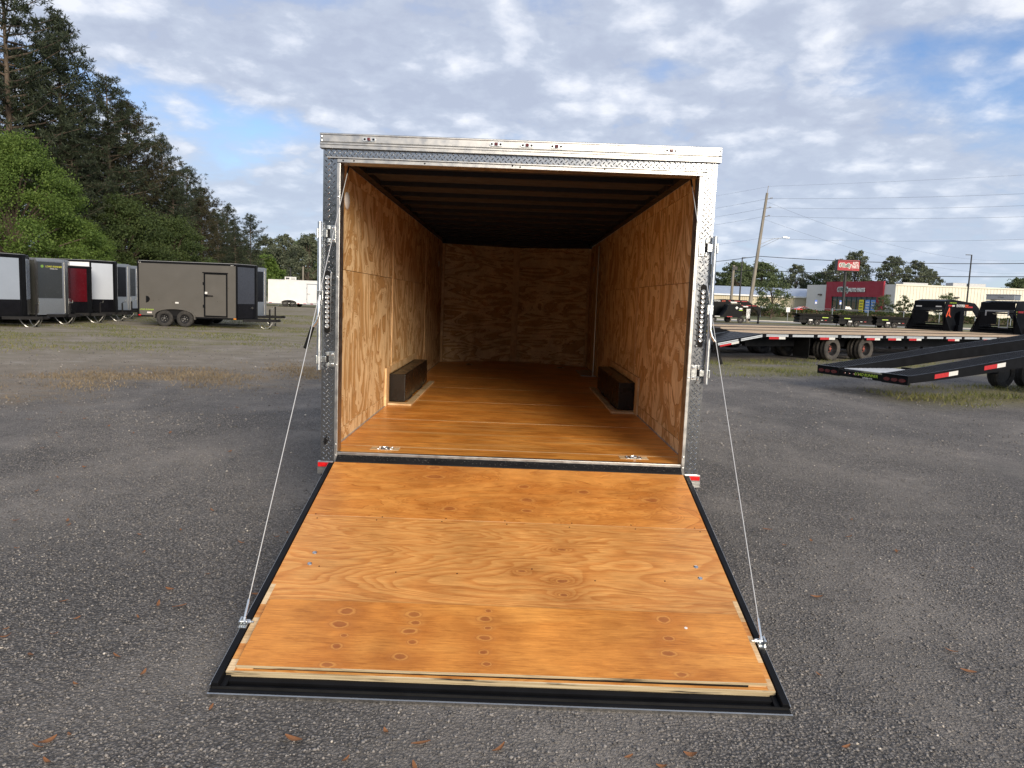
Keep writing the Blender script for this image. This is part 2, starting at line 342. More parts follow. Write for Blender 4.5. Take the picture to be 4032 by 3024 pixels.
wood_mat('ramp_flap_ply', (0.62, 0.268, 0.058), (0.57, 0.228, 0.044), (0.49, 0.180, 0.032), (0.45, 2.2, 1), 3.2, 0, 0.42, line=0.25, sheen=0.35, perobj=False, dist=0.5, blotch=0.24, mott=(7, 30, 8), kstr=0.55,
         knots=[(x, -y, a, b) for x, y, a, b in KN])
wood_mat('bare_ply', (0.66, 0.50, 0.31), (0.58, 0.41, 0.23), (0.46, 0.28, 0.13), (0.8, 3, 1), 4, 0, 0.6, line=0.2)
wood_mat('deck_plank', (0.54, 0.415, 0.285), (0.47, 0.345, 0.225), (0.31, 0.22, 0.14), (0.5, 5.0, 1), 4, 0, 0.75, line=0.3, blotch=0.3)
def ply_edge():
    m, nt, bs = newmat('ply_edge'); co = objco(nt)
    n = noise(nt, mapping(nt, co, (2, 2, 420)), 1.0, 2, 0.5)
    c = ramp(nt, n, [(0.38, (0.30, 0.22, 0.12)), (0.5, (0.50, 0.40, 0.24)), (0.62, (0.62, 0.53, 0.36))])
    c = mixc(nt, remap(nt, noise(nt, mapping(nt, co, (3, 3, 60)), 1, 4, 0.6), 0.55, 0.68), c, (0.03, 0.026, 0.02))
    link(nt, c, bs.inputs['Base Color']); bs.inputs['Roughness'].default_value = 0.8
ply_edge()
def pole_wood():
    m, nt, bs = newmat('pole_wood'); co = objco(nt)
    n = noise(nt, mapping(nt, co, (6, 6, 0.35)), 1.0, 5, 0.65)
    link(nt, ramp(nt, n, [(0.3, (0.15, 0.135, 0.11)), (0.7, (0.34, 0.31, 0.26))]), bs.inputs['Base Color']); bs.inputs['Roughness'].default_value = 0.9
pole_wood()
def bark():
    m, nt, bs = newmat('bark'); co = objco(nt)
    n = noise(nt, mapping(nt, co, (5, 5, 1.2)), 1.0, 5, 0.7)
    link(nt, ramp(nt, n, [(0.3, (0.045, 0.034, 0.026)), (0.7, (0.15, 0.115, 0.085))]), bs.inputs['Base Color']); bs.inputs['Roughness'].default_value = 0.95
    bump(nt, bs, n, 0.6, 0.03)
bark()
def leaf_mat(name, a, b, c3, transl=0.3, nscale=0.55):
    m, nt, bs = newmat(name); co = objco(nt)
    g = nt.nodes.new('ShaderNodeNewGeometry')
    n = mathn(nt, 'ADD', mathn(nt, 'MULTIPLY', noise(nt, co, nscale, 4, 0.6), 0.75), mathn(nt, 'MULTIPLY', g.outputs['Random Per Island'], 0.3))
    c = ramp(nt, n, [(0.28, a), (0.52, b), (0.80, c3)])
    link(nt, c, bs.inputs['Base Color']); bs.inputs['Roughness'].default_value = 0.6; bs.inputs['Specular IOR Level'].default_value = 0.25
    tr = nt.nodes.new('ShaderNodeBsdfTranslucent'); link(nt, c, tr.inputs['Color'])
    mx = nt.nodes.new('ShaderNodeMixShader'); mx.inputs[0].default_value = transl
    link(nt, bs.outputs[0], mx.inputs[1]); link(nt, tr.outputs[0], mx.inputs[2]); link(nt, mx.outputs[0], nt.nodes['Material Output'].inputs['Surface'])
leaf_mat('pine_needles', (0.016, 0.024, 0.014), (0.034, 0.047, 0.026), (0.066, 0.078, 0.040), 0.2)
leaf_mat('pine_needles_brown', (0.022, 0.022, 0.012), (0.046, 0.044, 0.022), (0.082, 0.072, 0.034), 0.2)
leaf_mat('spring_leaves', (0.050, 0.088, 0.018), (0.108, 0.172, 0.036), (0.190, 0.265, 0.062), 0.4)
leaf_mat('mid_leaves', (0.030, 0.048, 0.016), (0.056, 0.084, 0.026), (0.095, 0.125, 0.040), 0.3)
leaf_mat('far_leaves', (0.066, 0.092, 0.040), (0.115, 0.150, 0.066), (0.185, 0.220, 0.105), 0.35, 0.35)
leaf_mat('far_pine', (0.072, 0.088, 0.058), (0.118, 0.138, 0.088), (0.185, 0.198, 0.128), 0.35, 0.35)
leaf_mat('grass_blade', (0.075, 0.10, 0.028), (0.16, 0.175, 0.052), (0.31, 0.26, 0.115), 0.3, 0.45)
leaf_mat('dry_grass', (0.14, 0.105, 0.065), (0.235, 0.185, 0.118), (0.34, 0.265, 0.165), 0.2, 1.0)
leaf_mat('dead_leaf', (0.12, 0.045, 0.024), (0.25, 0.115, 0.052), (0.40, 0.23, 0.115), 0.15, 3.0)
leaf_mat('hedge_leaves', (0.030, 0.046, 0.016), (0.060, 0.082, 0.026), (0.110, 0.120, 0.042), 0.3, 0.5)

def ground_mat():
    m, nt, bs = newmat('gravel_ground'); co = objco(nt)
    sp = nt.nodes.new('ShaderNodeSeparateXYZ'); link(nt, co, sp.inputs[0]); X, Y = sp.outputs['X'], sp.outputs['Y']
    def vor(scale, feat='F1'):
        v = nt.nodes.new('ShaderNodeTexVoronoi'); v.inputs['Scale'].default_value = scale; v.feature = feat
        link(nt, vmath(nt, 'ADD', co, vmath(nt, 'MULTIPLY', noise(nt, co, 60, 2, 0.5, out='Color'), (0.006, 0.006, 0.006))), v.inputs['Vector']); return v
    v1, v2 = vor(70), vor(190)
    cell = nt.nodes.new('ShaderNodeSeparateColor'); link(nt, v1.outputs['Color'], cell.inputs[0])
    stone = ramp(nt, cell.outputs[0], [(0.0, (0.110, 0.104, 0.099)), (0.45, (0.180, 0.170, 0.161)), (0.85, (0.260, 0.244, 0.230)), (0.985, (0.25, 0.23, 0.21)), (0.995, (0.42, 0.37, 0.31)), (1.0, (0.48, 0.42, 0.35))])
    gap = remap(nt, v1.outputs['Distance'], 0.28, 0.62, 0.0, 0.70)
    grav = mixc(nt, gap, stone, (0.042, 0.040, 0.039))
    fine = ramp(nt, noise(nt, co, 170, 3, 0.7), [(0.3, (0.70, 0.70, 0.70)), (0.7, (1.3, 1.3, 1.3))])
    grav = mixc(nt, 1.0, grav, fine, 'MULTIPLY')
    # packed dust between the stones, swept into drifts and tyre tracks
    swp = mapping(nt, co, (0.9, 0.45, 1), rot=(0, 0, 0.25))
    dn = mathn(nt, 'ADD', mathn(nt, 'MULTIPLY', noise(nt, swp, 0.8, 6, 0.62, 0.8), 0.75), mathn(nt, 'MULTIPLY', noise(nt, co, 5.0, 5, 0.65), 0.3))
    rad = vmath(nt, 'LENGTH', vmath(nt, 'SUBTRACT', co, (34.0, -24.0, 0.0)))
    trk = mathn(nt, 'MULTIPLY', mathn(nt, 'POWER', mathn(nt, 'MULTIPLY', mathn(nt, 'ADD', mathn(nt, 'SINE', mathn(nt, 'MULTIPLY', mathn(nt, 'ADD', rad, noise(nt, co, 0.35, 2)), 3.3)), 1.0), 0.5), 5.0), 0.10)
    dn = mathn(nt, 'ADD', dn, mathn(nt, 'MULTIPLY', trk, remap(nt, noise(nt, co, 0.3, 3), 0.4, 0.6)))
    dust = remap(nt, dn, 0.47, 0.74, 0.0, 0.75)
    dcol = ramp(nt, noise(nt, co, 1.7, 4), [(0.3, (0.185, 0.170, 0.154)), (0.7, (0.275, 0.252, 0.225))])
    dcol = mixc(nt, 1.0, dcol, ramp(nt, noise(nt, co, 95, 4, 0.7), [(0.3, (0.72, 0.72, 0.72)), (0.7, (1.22, 1.22, 1.22))]), 'MULTIPLY')
    base = mixc(nt, dust, grav, dcol)
    base = mixc(nt, 1.0, base, ramp(nt, noise(nt, co, 0.55, 5, 0.6, 0.5), [(0.3, (0.90, 0.90, 0.90)), (0.7, (1.32, 1.30, 1.28))]), 'MULTIPLY')
    # grassy ground on the left, pale bare soil between
    wob = mathn(nt, 'MULTIPLY', mathn(nt, 'SUBTRACT', noise(nt, co, 0.30, 5, 0.6), 0.5), 9.0)
    lx = mathn(nt, 'ADD', mathn(nt, 'ADD', mathn(nt, 'MULTIPLY', X, -0.55), mathn(nt, 'MULTIPLY', Y, 0.62)), wob)
    leftm = remap(nt, mathn(nt, 'ADD', X, mathn(nt, 'MULTIPLY', wob, 0.12)), -4.4, -2.4, 1.0, 0.0)
    g1 = mathn(nt, 'MULTIPLY', remap(nt, lx, 12.5, 16.5), leftm)
    soil = ramp(nt, noise(nt, co, 1.3, 6, 0.65), [(0.3, (0.215, 0.178, 0.132)), (0.55, (0.305, 0.262, 0.203)), (0.75, (0.42, 0.385, 0.335))])
    base = mixc(nt, mathn(nt, 'MULTIPLY', mathn(nt, 'MULTIPLY', remap(nt, lx, 7.5, 11.5), leftm), 0.75), base, soil)
    sb = mathn(nt, 'MULTIPLY', mathn(nt, 'MULTIPLY', remap(nt, lx, 6.6, 8.6), remap(nt, lx, 9.6, 11.8, 1.0, 0.0)), leftm)
    base = mixc(nt, mathn(nt, 'MULTIPLY', sb, remap(nt, noise(nt, co, 2.2, 6, 0.7), 0.42, 0.60, 0.0, 0.8)), base, ramp(nt, noise(nt, co, 30, 4, 0.7), [(0.3, (0.16, 0.122, 0.083)), (0.7, (0.31, 0.245, 0.170))]))
    gn = noise(nt, mapping(nt, co, (0.35, 0.75, 1)), 1.0, 6, 0.66)
    grass = ramp(nt, noise(nt, co, 7.0, 5, 0.7), [(0.25, (0.10, 0.105, 0.042)), (0.5, (0.185, 0.172, 0.075)), (0.75, (0.30, 0.25, 0.14))])
    base = mixc(nt, mathn(nt, 'MULTIPLY', g1, remap(nt, gn, 0.46, 0.60, 0.0, 0.85)), base, grass)
    # grassy strip under the flatbeds and far lot on the right
    rx = mathn(nt, 'SUBTRACT', mathn(nt, 'ADD', mathn(nt, 'MULTIPLY', X, -0.42), Y), mathn(nt, 'MULTIPLY', wob, 0.10))
    st = mathn(nt, 'MULTIPLY', mathn(nt, 'MULTIPLY', remap(nt, rx, 10.4, 12.2), remap(nt, rx, 15.0, 17.2, 1.0, 0.0)), remap(nt, X, 4.5, 6.5))
    st2 = mathn(nt, 'MULTIPLY', mathn(nt, 'MULTIPLY', remap(nt, rx, 4.8, 6.0), remap(nt, rx, 7.6, 9.2, 1.0, 0.0)), remap(nt, X, 7.0, 9.0))
    base = mixc(nt, mathn(nt, 'MULTIPLY', mathn(nt, 'MAXIMUM', st, st2), remap(nt, gn, 0.36, 0.50, 0.0, 0.9)), base, grass)
    # beyond the lot everything is rough grass
    far = remap(nt, mathn(nt, 'ADD', Y, wob), 76, 84)
    base = mixc(nt, far, base, grass)
    link(nt, base, bs.inputs['Base Color']); bs.inputs['Roughness'].default_value = 0.9; bs.inputs['Specular IOR Level'].default_value = 0.25
    h = mathn(nt, 'ADD', mathn(nt, 'MULTIPLY', mathn(nt, 'SUBTRACT', 1.0, v1.outputs['Distance']), mathn(nt, 'SUBTRACT', 1.0, mathn(nt, 'MULTIPLY', dust, 0.75))), mathn(nt, 'MULTIPLY', v2.outputs['Distance'], -0.3))
    bump(nt, bs, h, 1.0, 0.014)
ground_mat()
def stone_mat():
    m, nt, bs = newmat('gravel_stone'); g = nt.nodes.new('ShaderNodeNewGeometry')
    c = ramp(nt, g.outputs['Random Per Island'], [(0.0, (0.100, 0.095, 0.091)), (0.5, (0.178, 0.168, 0.160)), (0.9, (0.265, 0.250, 0.237)), (0.988, (0.27, 0.25, 0.23)), (0.994, (0.46, 0.41, 0.34)), (1.0, (0.62, 0.57, 0.50))])
    c = mixc(nt, 1.0, c, ramp(nt, noise(nt, objco(nt), 150, 3, 0.6), [(0.3, (0.75, 0.75, 0.75)), (0.7, (1.25, 1.25, 1.25))]), 'MULTIPLY')
    link(nt, c, bs.inputs['Base Color']); bs.inputs['Roughness'].default_value = 0.85; bs.inputs['Specular IOR Level'].default_value = 0.3
stone_mat()

# ------------------------------------------------------------------ ground, road
gm = MB()
xs = [-900, -200, -60, -20, 0, 20, 60, 200, 900]; ys = [-300, -60, -15, 0, 15, 40, 90, 200, 500, 1500]
gm.v = [(x, y, 0) for y in ys for x in xs]
gm.f = [(j * len(xs) + i, j * len(xs) + i + 1, (j + 1) * len(xs) + i + 1, (j + 1) * len(xs) + i) for j in range(len(ys) - 1) for i in range(len(xs) - 1)]
gm.build('ground', 'gravel_ground', kind='structure')
MB().box(-300, 500, 92, 101, -0.2, 0.012).build('road', 'road_asphalt', kind='structure')
MB().box(-300, 500, 101.0, 101.5, -0.2, 0.14).build('kerb', 'concrete', kind='structure')
v = MB().add([(-300, 104, 0.02), (500, 104, 0.02), (500, 114, 0.5), (-300, 114, 0.5), (500, 126, 1.1), (-300, 126, 1.1), (500, 420, 1.1), (-300, 420, 1.1)], [(0, 1, 2, 3), (3, 2, 4, 5), (5, 4, 6, 7)])
plain('verge_grass', (0.105, 0.112, 0.045), 0.95, 0.0, 0.4, 1.5, bmp=0.4, bscale=8)
v.build('grass_verge', 'verge_grass', kind='structure')

# ================================================================== MAIN TRAILER
FZ = 0.60           # floor height
T = thing('cargo_trailer', 'open plywood lined enclosed cargo trailer with its rear ramp door lowered on the gravel', 'trailer')
ZT = 2.70
# exterior shell and underframe
for s in (-1, 1):
    MB().box(min(s * 1.268, s * 1.28), max(s * 1.268, s * 1.28), 0.02, 7.55, 0.52, 2.62).build('side_skin', 'white_paint', T)
MB().add([(-1.30, 0.0, 2.690), (1.30, 0.0, 2.690), (1.30, 7.6, 2.690), (-1.30, 7.6, 2.690), (-1.30, 0.0, 2.672), (1.30, 0.0, 2.672), (1.30, 7.6, 2.672), (-1.30, 7.6, 2.672)], [(0, 1, 2, 3), (7, 6, 5, 4), (0, 4, 5, 1), (1, 5, 6, 2), (2, 6, 7, 3), (3, 7, 4, 0)]).build('roof', 'white_paint', T)
for s in (-1, 1): MB().prism([(s * 1.28, 7.55), (s * 0.02, 8.12), (s * 0.02, 8.135), (s * 1.28, 7.565)], 'z', 0.52, 2.68).build('nose_skin', 'white_paint', T)
MB().prism([(-1.30, 7.602), (1.30, 7.602), (0.0, 8.17)], 'z', 2.672, 2.690).build('nose_roof', 'white_paint', T)
f = MB()
for s in (-1, 1): f.box(min(s * 1.14, s * 1.24), max(s * 1.14, s * 1.24), 0.05, 7.5, 0.40, 0.515)
for k in range(12): f.box(-1.14, 1.14, 0.25 + k * 0.62, 0.30 + k * 0.62, 0.42, 0.515)
f.build('underframe', 'black_steel', T)
MB().box(-1.27, 1.27, 0.02, 7.6, 0.52, 0.565).build('underfloor', 'black_steel', T)
f = MB(); f.bar((-0.9, 7.6, 0.46), (0, 9.6, 0.46), 0.08, 0.12); f.bar((0.9, 7.6, 0.46), (0, 9.6, 0.46), 0.08, 0.12)
f.build('tongue', 'black_steel', T)
def wheel(parent, c, r, w, side, tyre='tyre_rubber', rim='rim_black', n=32, hub='rim_lug', deep=False, lugs=6, axis='y'):
    """tyre with tread shoulders > rim > lugs; side = +-1, the outer face points along side*axis"""
    ax = Vector((0, 1, 0)) if axis == 'y' else Vector((1, 0, 0))
    prof = [(r * 0.58, -w * 0.42), (r * 0.74, -w * 0.5), (r * 0.93, -w * 0.47), (r, -w * 0.34), (r * 1.0, -w * 0.05), (r * 0.985, 0), (r, w * 0.05), (r, w * 0.34), (r * 0.93, w * 0.47), (r * 0.74, w * 0.5), (r * 0.58, w * 0.42)]
    m = MB(); nn = n; a = ax.orthogonal().normalized(); b = ax.cross(a); cc = Vector(c)
    vs = [cc + ax * o + (a * math.cos(k * 2 * math.pi / nn) + b * math.sin(k * 2 * math.pi / nn)) * q for q, o in prof for k in range(nn)]
    k_ = len(prof)
    m.add(vs, [(i * nn + k, i * nn + (k + 1) % nn, ((i + 1) % k_) * nn + (k + 1) % nn, ((i + 1) % k_) * nn + k) for i in range(k_) for k in range(nn)])
    wh = m.build('wheel', tyre, parent, smooth=True)
    o = side * w * (0.10 if not deep else -0.25); e = side * w * 0.40
    rm = MB(); sg = 1 if side > 0 else -1
    rm.lathe([(r * 0.60, -sg * w * 0.35), (r * 0.60, e), (r * 0.55, e), (r * 0.50, o + 0.3 * (e - o)), (r * 0.40, o), (r * 0.20, o + sg * 0.01), (r * 0.17, o + sg * 0.05), (0.001, o + sg * 0.055)], c, ax, 24)
    rm.build('rim', rim, wh, smooth=True)
    lg = MB()
    for k in range(lugs):
        t = k * 2 * math.pi / lugs
        p = cc + ax * o + (a * math.cos(t) + b * math.sin(t)) * r * 0.27
        lg.lathe([(r * 0.045, 0), (r * 0.045, sg * 0.03), (0.001, sg * 0.034)], p, ax, 6)
    lg.lathe([(r * 0.13, 0), (r * 0.13, sg * 0.07), (r * 0.09, sg * 0.085), (0.001, sg * 0.086)], cc + ax * o, ax, 12)
    lg.build('lug_nuts', hub, wh, kind='stuff')
    if not deep:   # spokes so that the rim reads as a wheel
        spk = MB()
        for k in range(6):
            t = (k + 0.5) * 2 * math.pi / 6; dr = a * math.cos(t) + b * math.sin(t)
            spk.bar(cc + ax * (o + sg * 0.012) + dr * r * 0.2, cc + ax * (o + sg * 0.02) + dr * r * 0.52, r * 0.10, 0.02, ax)
        spk.build('spokes', rim, wh, kind='stuff')
    return wh
for s in (-1, 1):
    for y in (2.88, 3.78): wheel(T, (s * 1.17, y, 0.345), 0.345, 0.2, s, axis='x')

# floor sheets
seams = [0.03, 0.27, 1.48, 2.72, 3.94, 5.16, 6.38, 7.55]
for i in range(1, len(seams)):
    MB().box(-1.235, 1.235, seams[i - 1] + (0.0 if i == 1 else 0.0025), seams[i] - 0.0025, 0.567, FZ).build('floor_sheet', 'floor_ply', T)
MB().prism([(-1.235, 7.552), (1.235, 7.552), (0.28, 8.1), (-0.28, 8.1)], 'z', 0.567, FZ).build('floor_sheet', 'floor_ply', T)
for y in seams[1:-1]: MB().box(-1.23, 1.23, y - 0.006, y + 0.006, 0.60035, 0.6010).build('floor_seam', 'bare_ply', T)
# rear sill: aluminium nosing, gritty black strip, hinge
MB().box(-1.166, 1.166, -0.008, 0.028, 0.575, 0.606).build('sill_nosing', 'aluminium', T, bevel=0.003)
MB().add([(-1.166, -0.010, 0.588), (1.166, -0.010, 0.588), (1.166, -0.05, 0.562), (-1.166, -0.05, 0.562), (-1.166, -0.010, 0.53), (1.166, -0.010, 0.53), (1.166, -0.05, 0.53), (-1.166, -0.05, 0.53)], [(3, 2, 1, 0), (4, 5, 6, 7), (0, 1, 5, 4), (1, 2, 6, 5), (2, 3, 7, 6), (3, 0, 4, 7)]).build('sill_strip', 'black_steel', T)
plain('grit', (0.10, 0.095, 0.085), 0.9, 0, 0.6, 60)
g = MB()
for k in range(420):
    x, t = rng.uniform(-1.15, 1.15), rng.random() ** 1.5; r = rng.uniform(0.0012, 0.0035)
    p = Vector((x, -0.014 - 0.034 * t, 0.586 - 0.0235 * t)); g.add([p + Vector((r, 0, 0)), p + Vector((-r, 0, 0)), p + Vector((0, r, 0)), p + Vector((0, -r, 0)), p + Vector((0, 0, r))], [(0, 2, 4), (2, 1, 4), (1, 3, 4), (3, 0, 4)])
g.build('sill_grit', 'grit', T, kind='stuff')
MB().tube([(-1.165, -0.052, 0.548), (1.165, -0.052, 0.548)], 0.012, 10).build('ramp_hinge', 'black_steel', T, smooth=True)
MB().box(-1.28, 1.28, 0.0, 0.05, 0.40, 0.528).build('rear_crossmember', 'black_steel', T)

# side wall panels with seams, battens, kick strip
WX_ = 1.235
ycut = [0.03, 2.58, 5.32, 7.55]
for s in (-1, 1):
    for i in range(3):
        y0, y1 = ycut[i] + 0.002, ycut[i + 1] - 0.002
        for z0, z1 in ((0.70, 1.842), (1.846, 2.49), (2.494, 2.585)):
            MB().box(min(s * WX_, s * (WX_ + 0.03)), max(s * WX_, s * (WX_ + 0.03)), y0, y1, z0, z1).build('wall_panel', 'wall_ply', T)
        MB().box(min(s * (WX_ - 0.002), s * (WX_ + 0.03)), max(s * (WX_ - 0.002), s * (WX_ + 0.03)), y0, y1, 0.604, 0.697).build('kick_strip', 'wall_ply', T)
    for y in (2.58, 5.32):
        MB().box(min(s * (WX_ - 0.008), s * (WX_ - 0.0005)), max(s * (WX_ - 0.008), s * (WX_ - 0.0005)), y - 0.022, y + 0.022, 0.90, 2.48).build('batten', 'batten_wood', T)
    # grey caulk line where wall meets floor
    MB().bar((s * 1.231, 0.03, 0.602), (s * 1.231, 7.5, 0.602), 0.012, 0.010).build('caulk_line', 'panel_pale', T)
    # ply surround and steel wheel box
    sr = MB()
    sr.box(min(s * 1.215, s * 1.233), max(s * 1.215, s * 1.233), 2.20, 2.36, 0.602, 0.97)
    sr.box(min(s * 1.215, s * 1.233), max(s * 1.215, s * 1.233), 2.36, 4.34, 0.91, 0.97)
    sr.build('wheel_box_surround', 'batten_wood', T)
    sr = MB(); sr.box(min(s * 0.985, s * 1.225), max(s * 0.985, s * 1.225), 2.30, 2.42, 0.6015, 0.618); sr.box(min(s * 0.985, s * 1.045), max(s * 0.985, s * 1.045), 2.42, 4.42, 0.6015, 0.618)
    sr.build('wheel_box_trim', 'bare_ply', T)
    MB().box(min(s * 1.065, s * 1.228), max(s * 1.065, s * 1.228), 2.43, 4.30, 0.6195, 0.895).build('wheel_box', 'wheel_box', T, bevel=0.008)
# front wall: wedge of two sheets each side of a batten
for s in (-1, 1):
    a, b = Vector((s * 1.235, 7.55)), Vector((s * 0.035, 8.05)); nn = Vector((b.y - a.y, -(b.x - a.x))).normalized() * 0.02
    if nn.y < 0: nn = -nn
    for z0, z1 in ((0.605, 2.56),):
        MB().prism([tuple(a), tuple(b), tuple(b + nn), tuple(a + nn)] if s < 0 else [tuple(b), tuple(a), tuple(a + nn), tuple(b + nn)], 'z', z0, z1).build('front_panel', 'front_ply', T)
    MB().box(min(s * 1.225, s * 1.18), max(s * 1.225, s * 1.18), 7.45, 7.52, 0.605, 2.55).build('batten', 'batten_wood', T)
MB().box(-0.055, 0.055, 8.005, 8.045, 0.605, 2.56).build('front_batten', 'batten_wood', T)
# side door pole and threshold at the right front
MB().tube([(1.19, 6.02, 0.60), (1.19, 6.02, 2.50)], 0.014, 10).build('door_edge_tube', 'aluminium', T, smooth=True)
MB().box(1.0, 1.225, 5.95, 6.85, 0.601, 0.607).build('door_threshold', 'aluminium', T)
MB().box(1.222, 1.2335, 6.05, 6.80, 0.62, 2.35).build('side_door', 'batten_wood', T, bevel=0.004)
# ceiling liner and bows
for i in range(12):
    y0 = 0.27 + i * 0.61
    MB().box(-1.235, 1.235, y0 + 0.026, y0 + 0.584, 2.632, 2.642).build('ceiling_panel', 'ceiling_liner', T)
    MB().box(-1.235, 1.235, y0 - 0.025, y0 + 0.025, 2.592, 2.640).build('roof_bow', 'bow_steel', T, bevel=0.004)
for s in (-1, 1):
    MB().box(min(s * 1.17, s * 1.235), max(s * 1.17, s * 1.235), 0.05, 7.55, 2.588, 2.66).build('top_plate', 'bow_steel', T)
MB().box(-0.06, 0.06, 8.10, 8.15, 0.52, 2.68).build('nose_post', 'white_paint', T)
MB().box(-1.235, 1.235, 7.56, 8.095, 2.561, 2.64).build('nose_ceiling', 'bow_steel', T)
# round wall vent
MB().lathe([(0.062, 0), (0.062, 0.006), (0.05, 0.014), (0.02, 0.018), (0.001, 0.018)], (-1.234, 0.47, 2.335), (1, 0, 0), 24).build('wall_vent', 'plastic_white', T, smooth=True)
# small round lights further in, on both walls
for s in (-1, 1):
    MB().lathe([(0.05, 0), (0.05, 0.008), (0.02, 0.014), (0.001, 0.014)], (s * 1.234, 7.0, 2.2), (-s, 0, 0), 16).build('wall_vent', 'plastic_white', T)
# recessed tie down rings
def tie_down(x, y, bare):
    if bare: MB().box(x - 0.10, x + 0.10, y - 0.048, y + 0.05, 0.6003, 0.6018).build('bare_patch', 'bare_ply', T)
    p = MB(); p.box(x - 0.056, x + 0.056, y - 0.042, y + 0.042, 0.6022, 0.604)
    po = p.build('tie_down_pan', 'zinc', T, bevel=0.0015)
    MB().lathe([(0.034, 0.0), (0.030, 0.004), (0.001, 0.0045)], (x, y, 0.604), 'z', 20).build('dish', 'black_steel', po)
    MB().tube([(x + 0.032 * math.cos(t * math.pi / 8), y + 0.026 * math.sin(t * math.pi / 8), 0.6085) for t in range(17)], 0.0040, 8).build('ring', 'zinc', po, smooth=True)
    bo = MB()
    for a in (-1, 1):
        for b in (-1, 1): bo.lathe([(0.007, 0), (0.006, 0.004), (0.001, 0.005)], (x + a * 0.044, y + b * 0.031, 0.604), 'z', 8)
    bo.build('bolts', 'screw_head', po, kind='stuff')
tie_down(-0.875, 0.185, True); tie_down(0.875, 0.19, True); tie_down(-0.72, 7.2, False); tie_down(0.78, 7.2, False)

# rear frame: tread plate posts with raised lugs
def lugs(mb, x0, x1, z0, z1, y, px=0.0172, pz=0.0186):
    nx, nz = int((x1 - x0) / px), int((z1 - z0) / pz)
    ox, oz = x0 + ((x1 - x0) - (nx - 1) * px) / 2, z0 + ((z1 - z0) - (nz - 1) * pz) / 2
    for j in range(nz):
        for i in range(nx):
            if (i + j) % 2: continue
            sg = 1 if i % 2 else -1; a = sg * R(45); c_, s_ = math.cos(a), math.sin(a)
            cx, cz = ox + i * px, oz + j * pz; L, Wd, h = 0.0120, 0.0032, 0.0036
            pts = [(-L, 0, 0), (-L * .6, Wd, 0), (L * .6, Wd, 0), (L, 0, 0), (L * .6, -Wd, 0), (-L * .6, -Wd, 0), (-L * .6, 0, h), (L * .6, 0, h)]
            mb.add([(cx + p[0] * c_ - p[1] * s_, y - p[2], cz + p[0] * s_ + p[1] * c_) for p in pts], [(0, 6, 1), (1, 6, 7, 2), (2, 7, 3), (3, 7, 4), (4, 7, 6, 5), (5, 6, 0)])
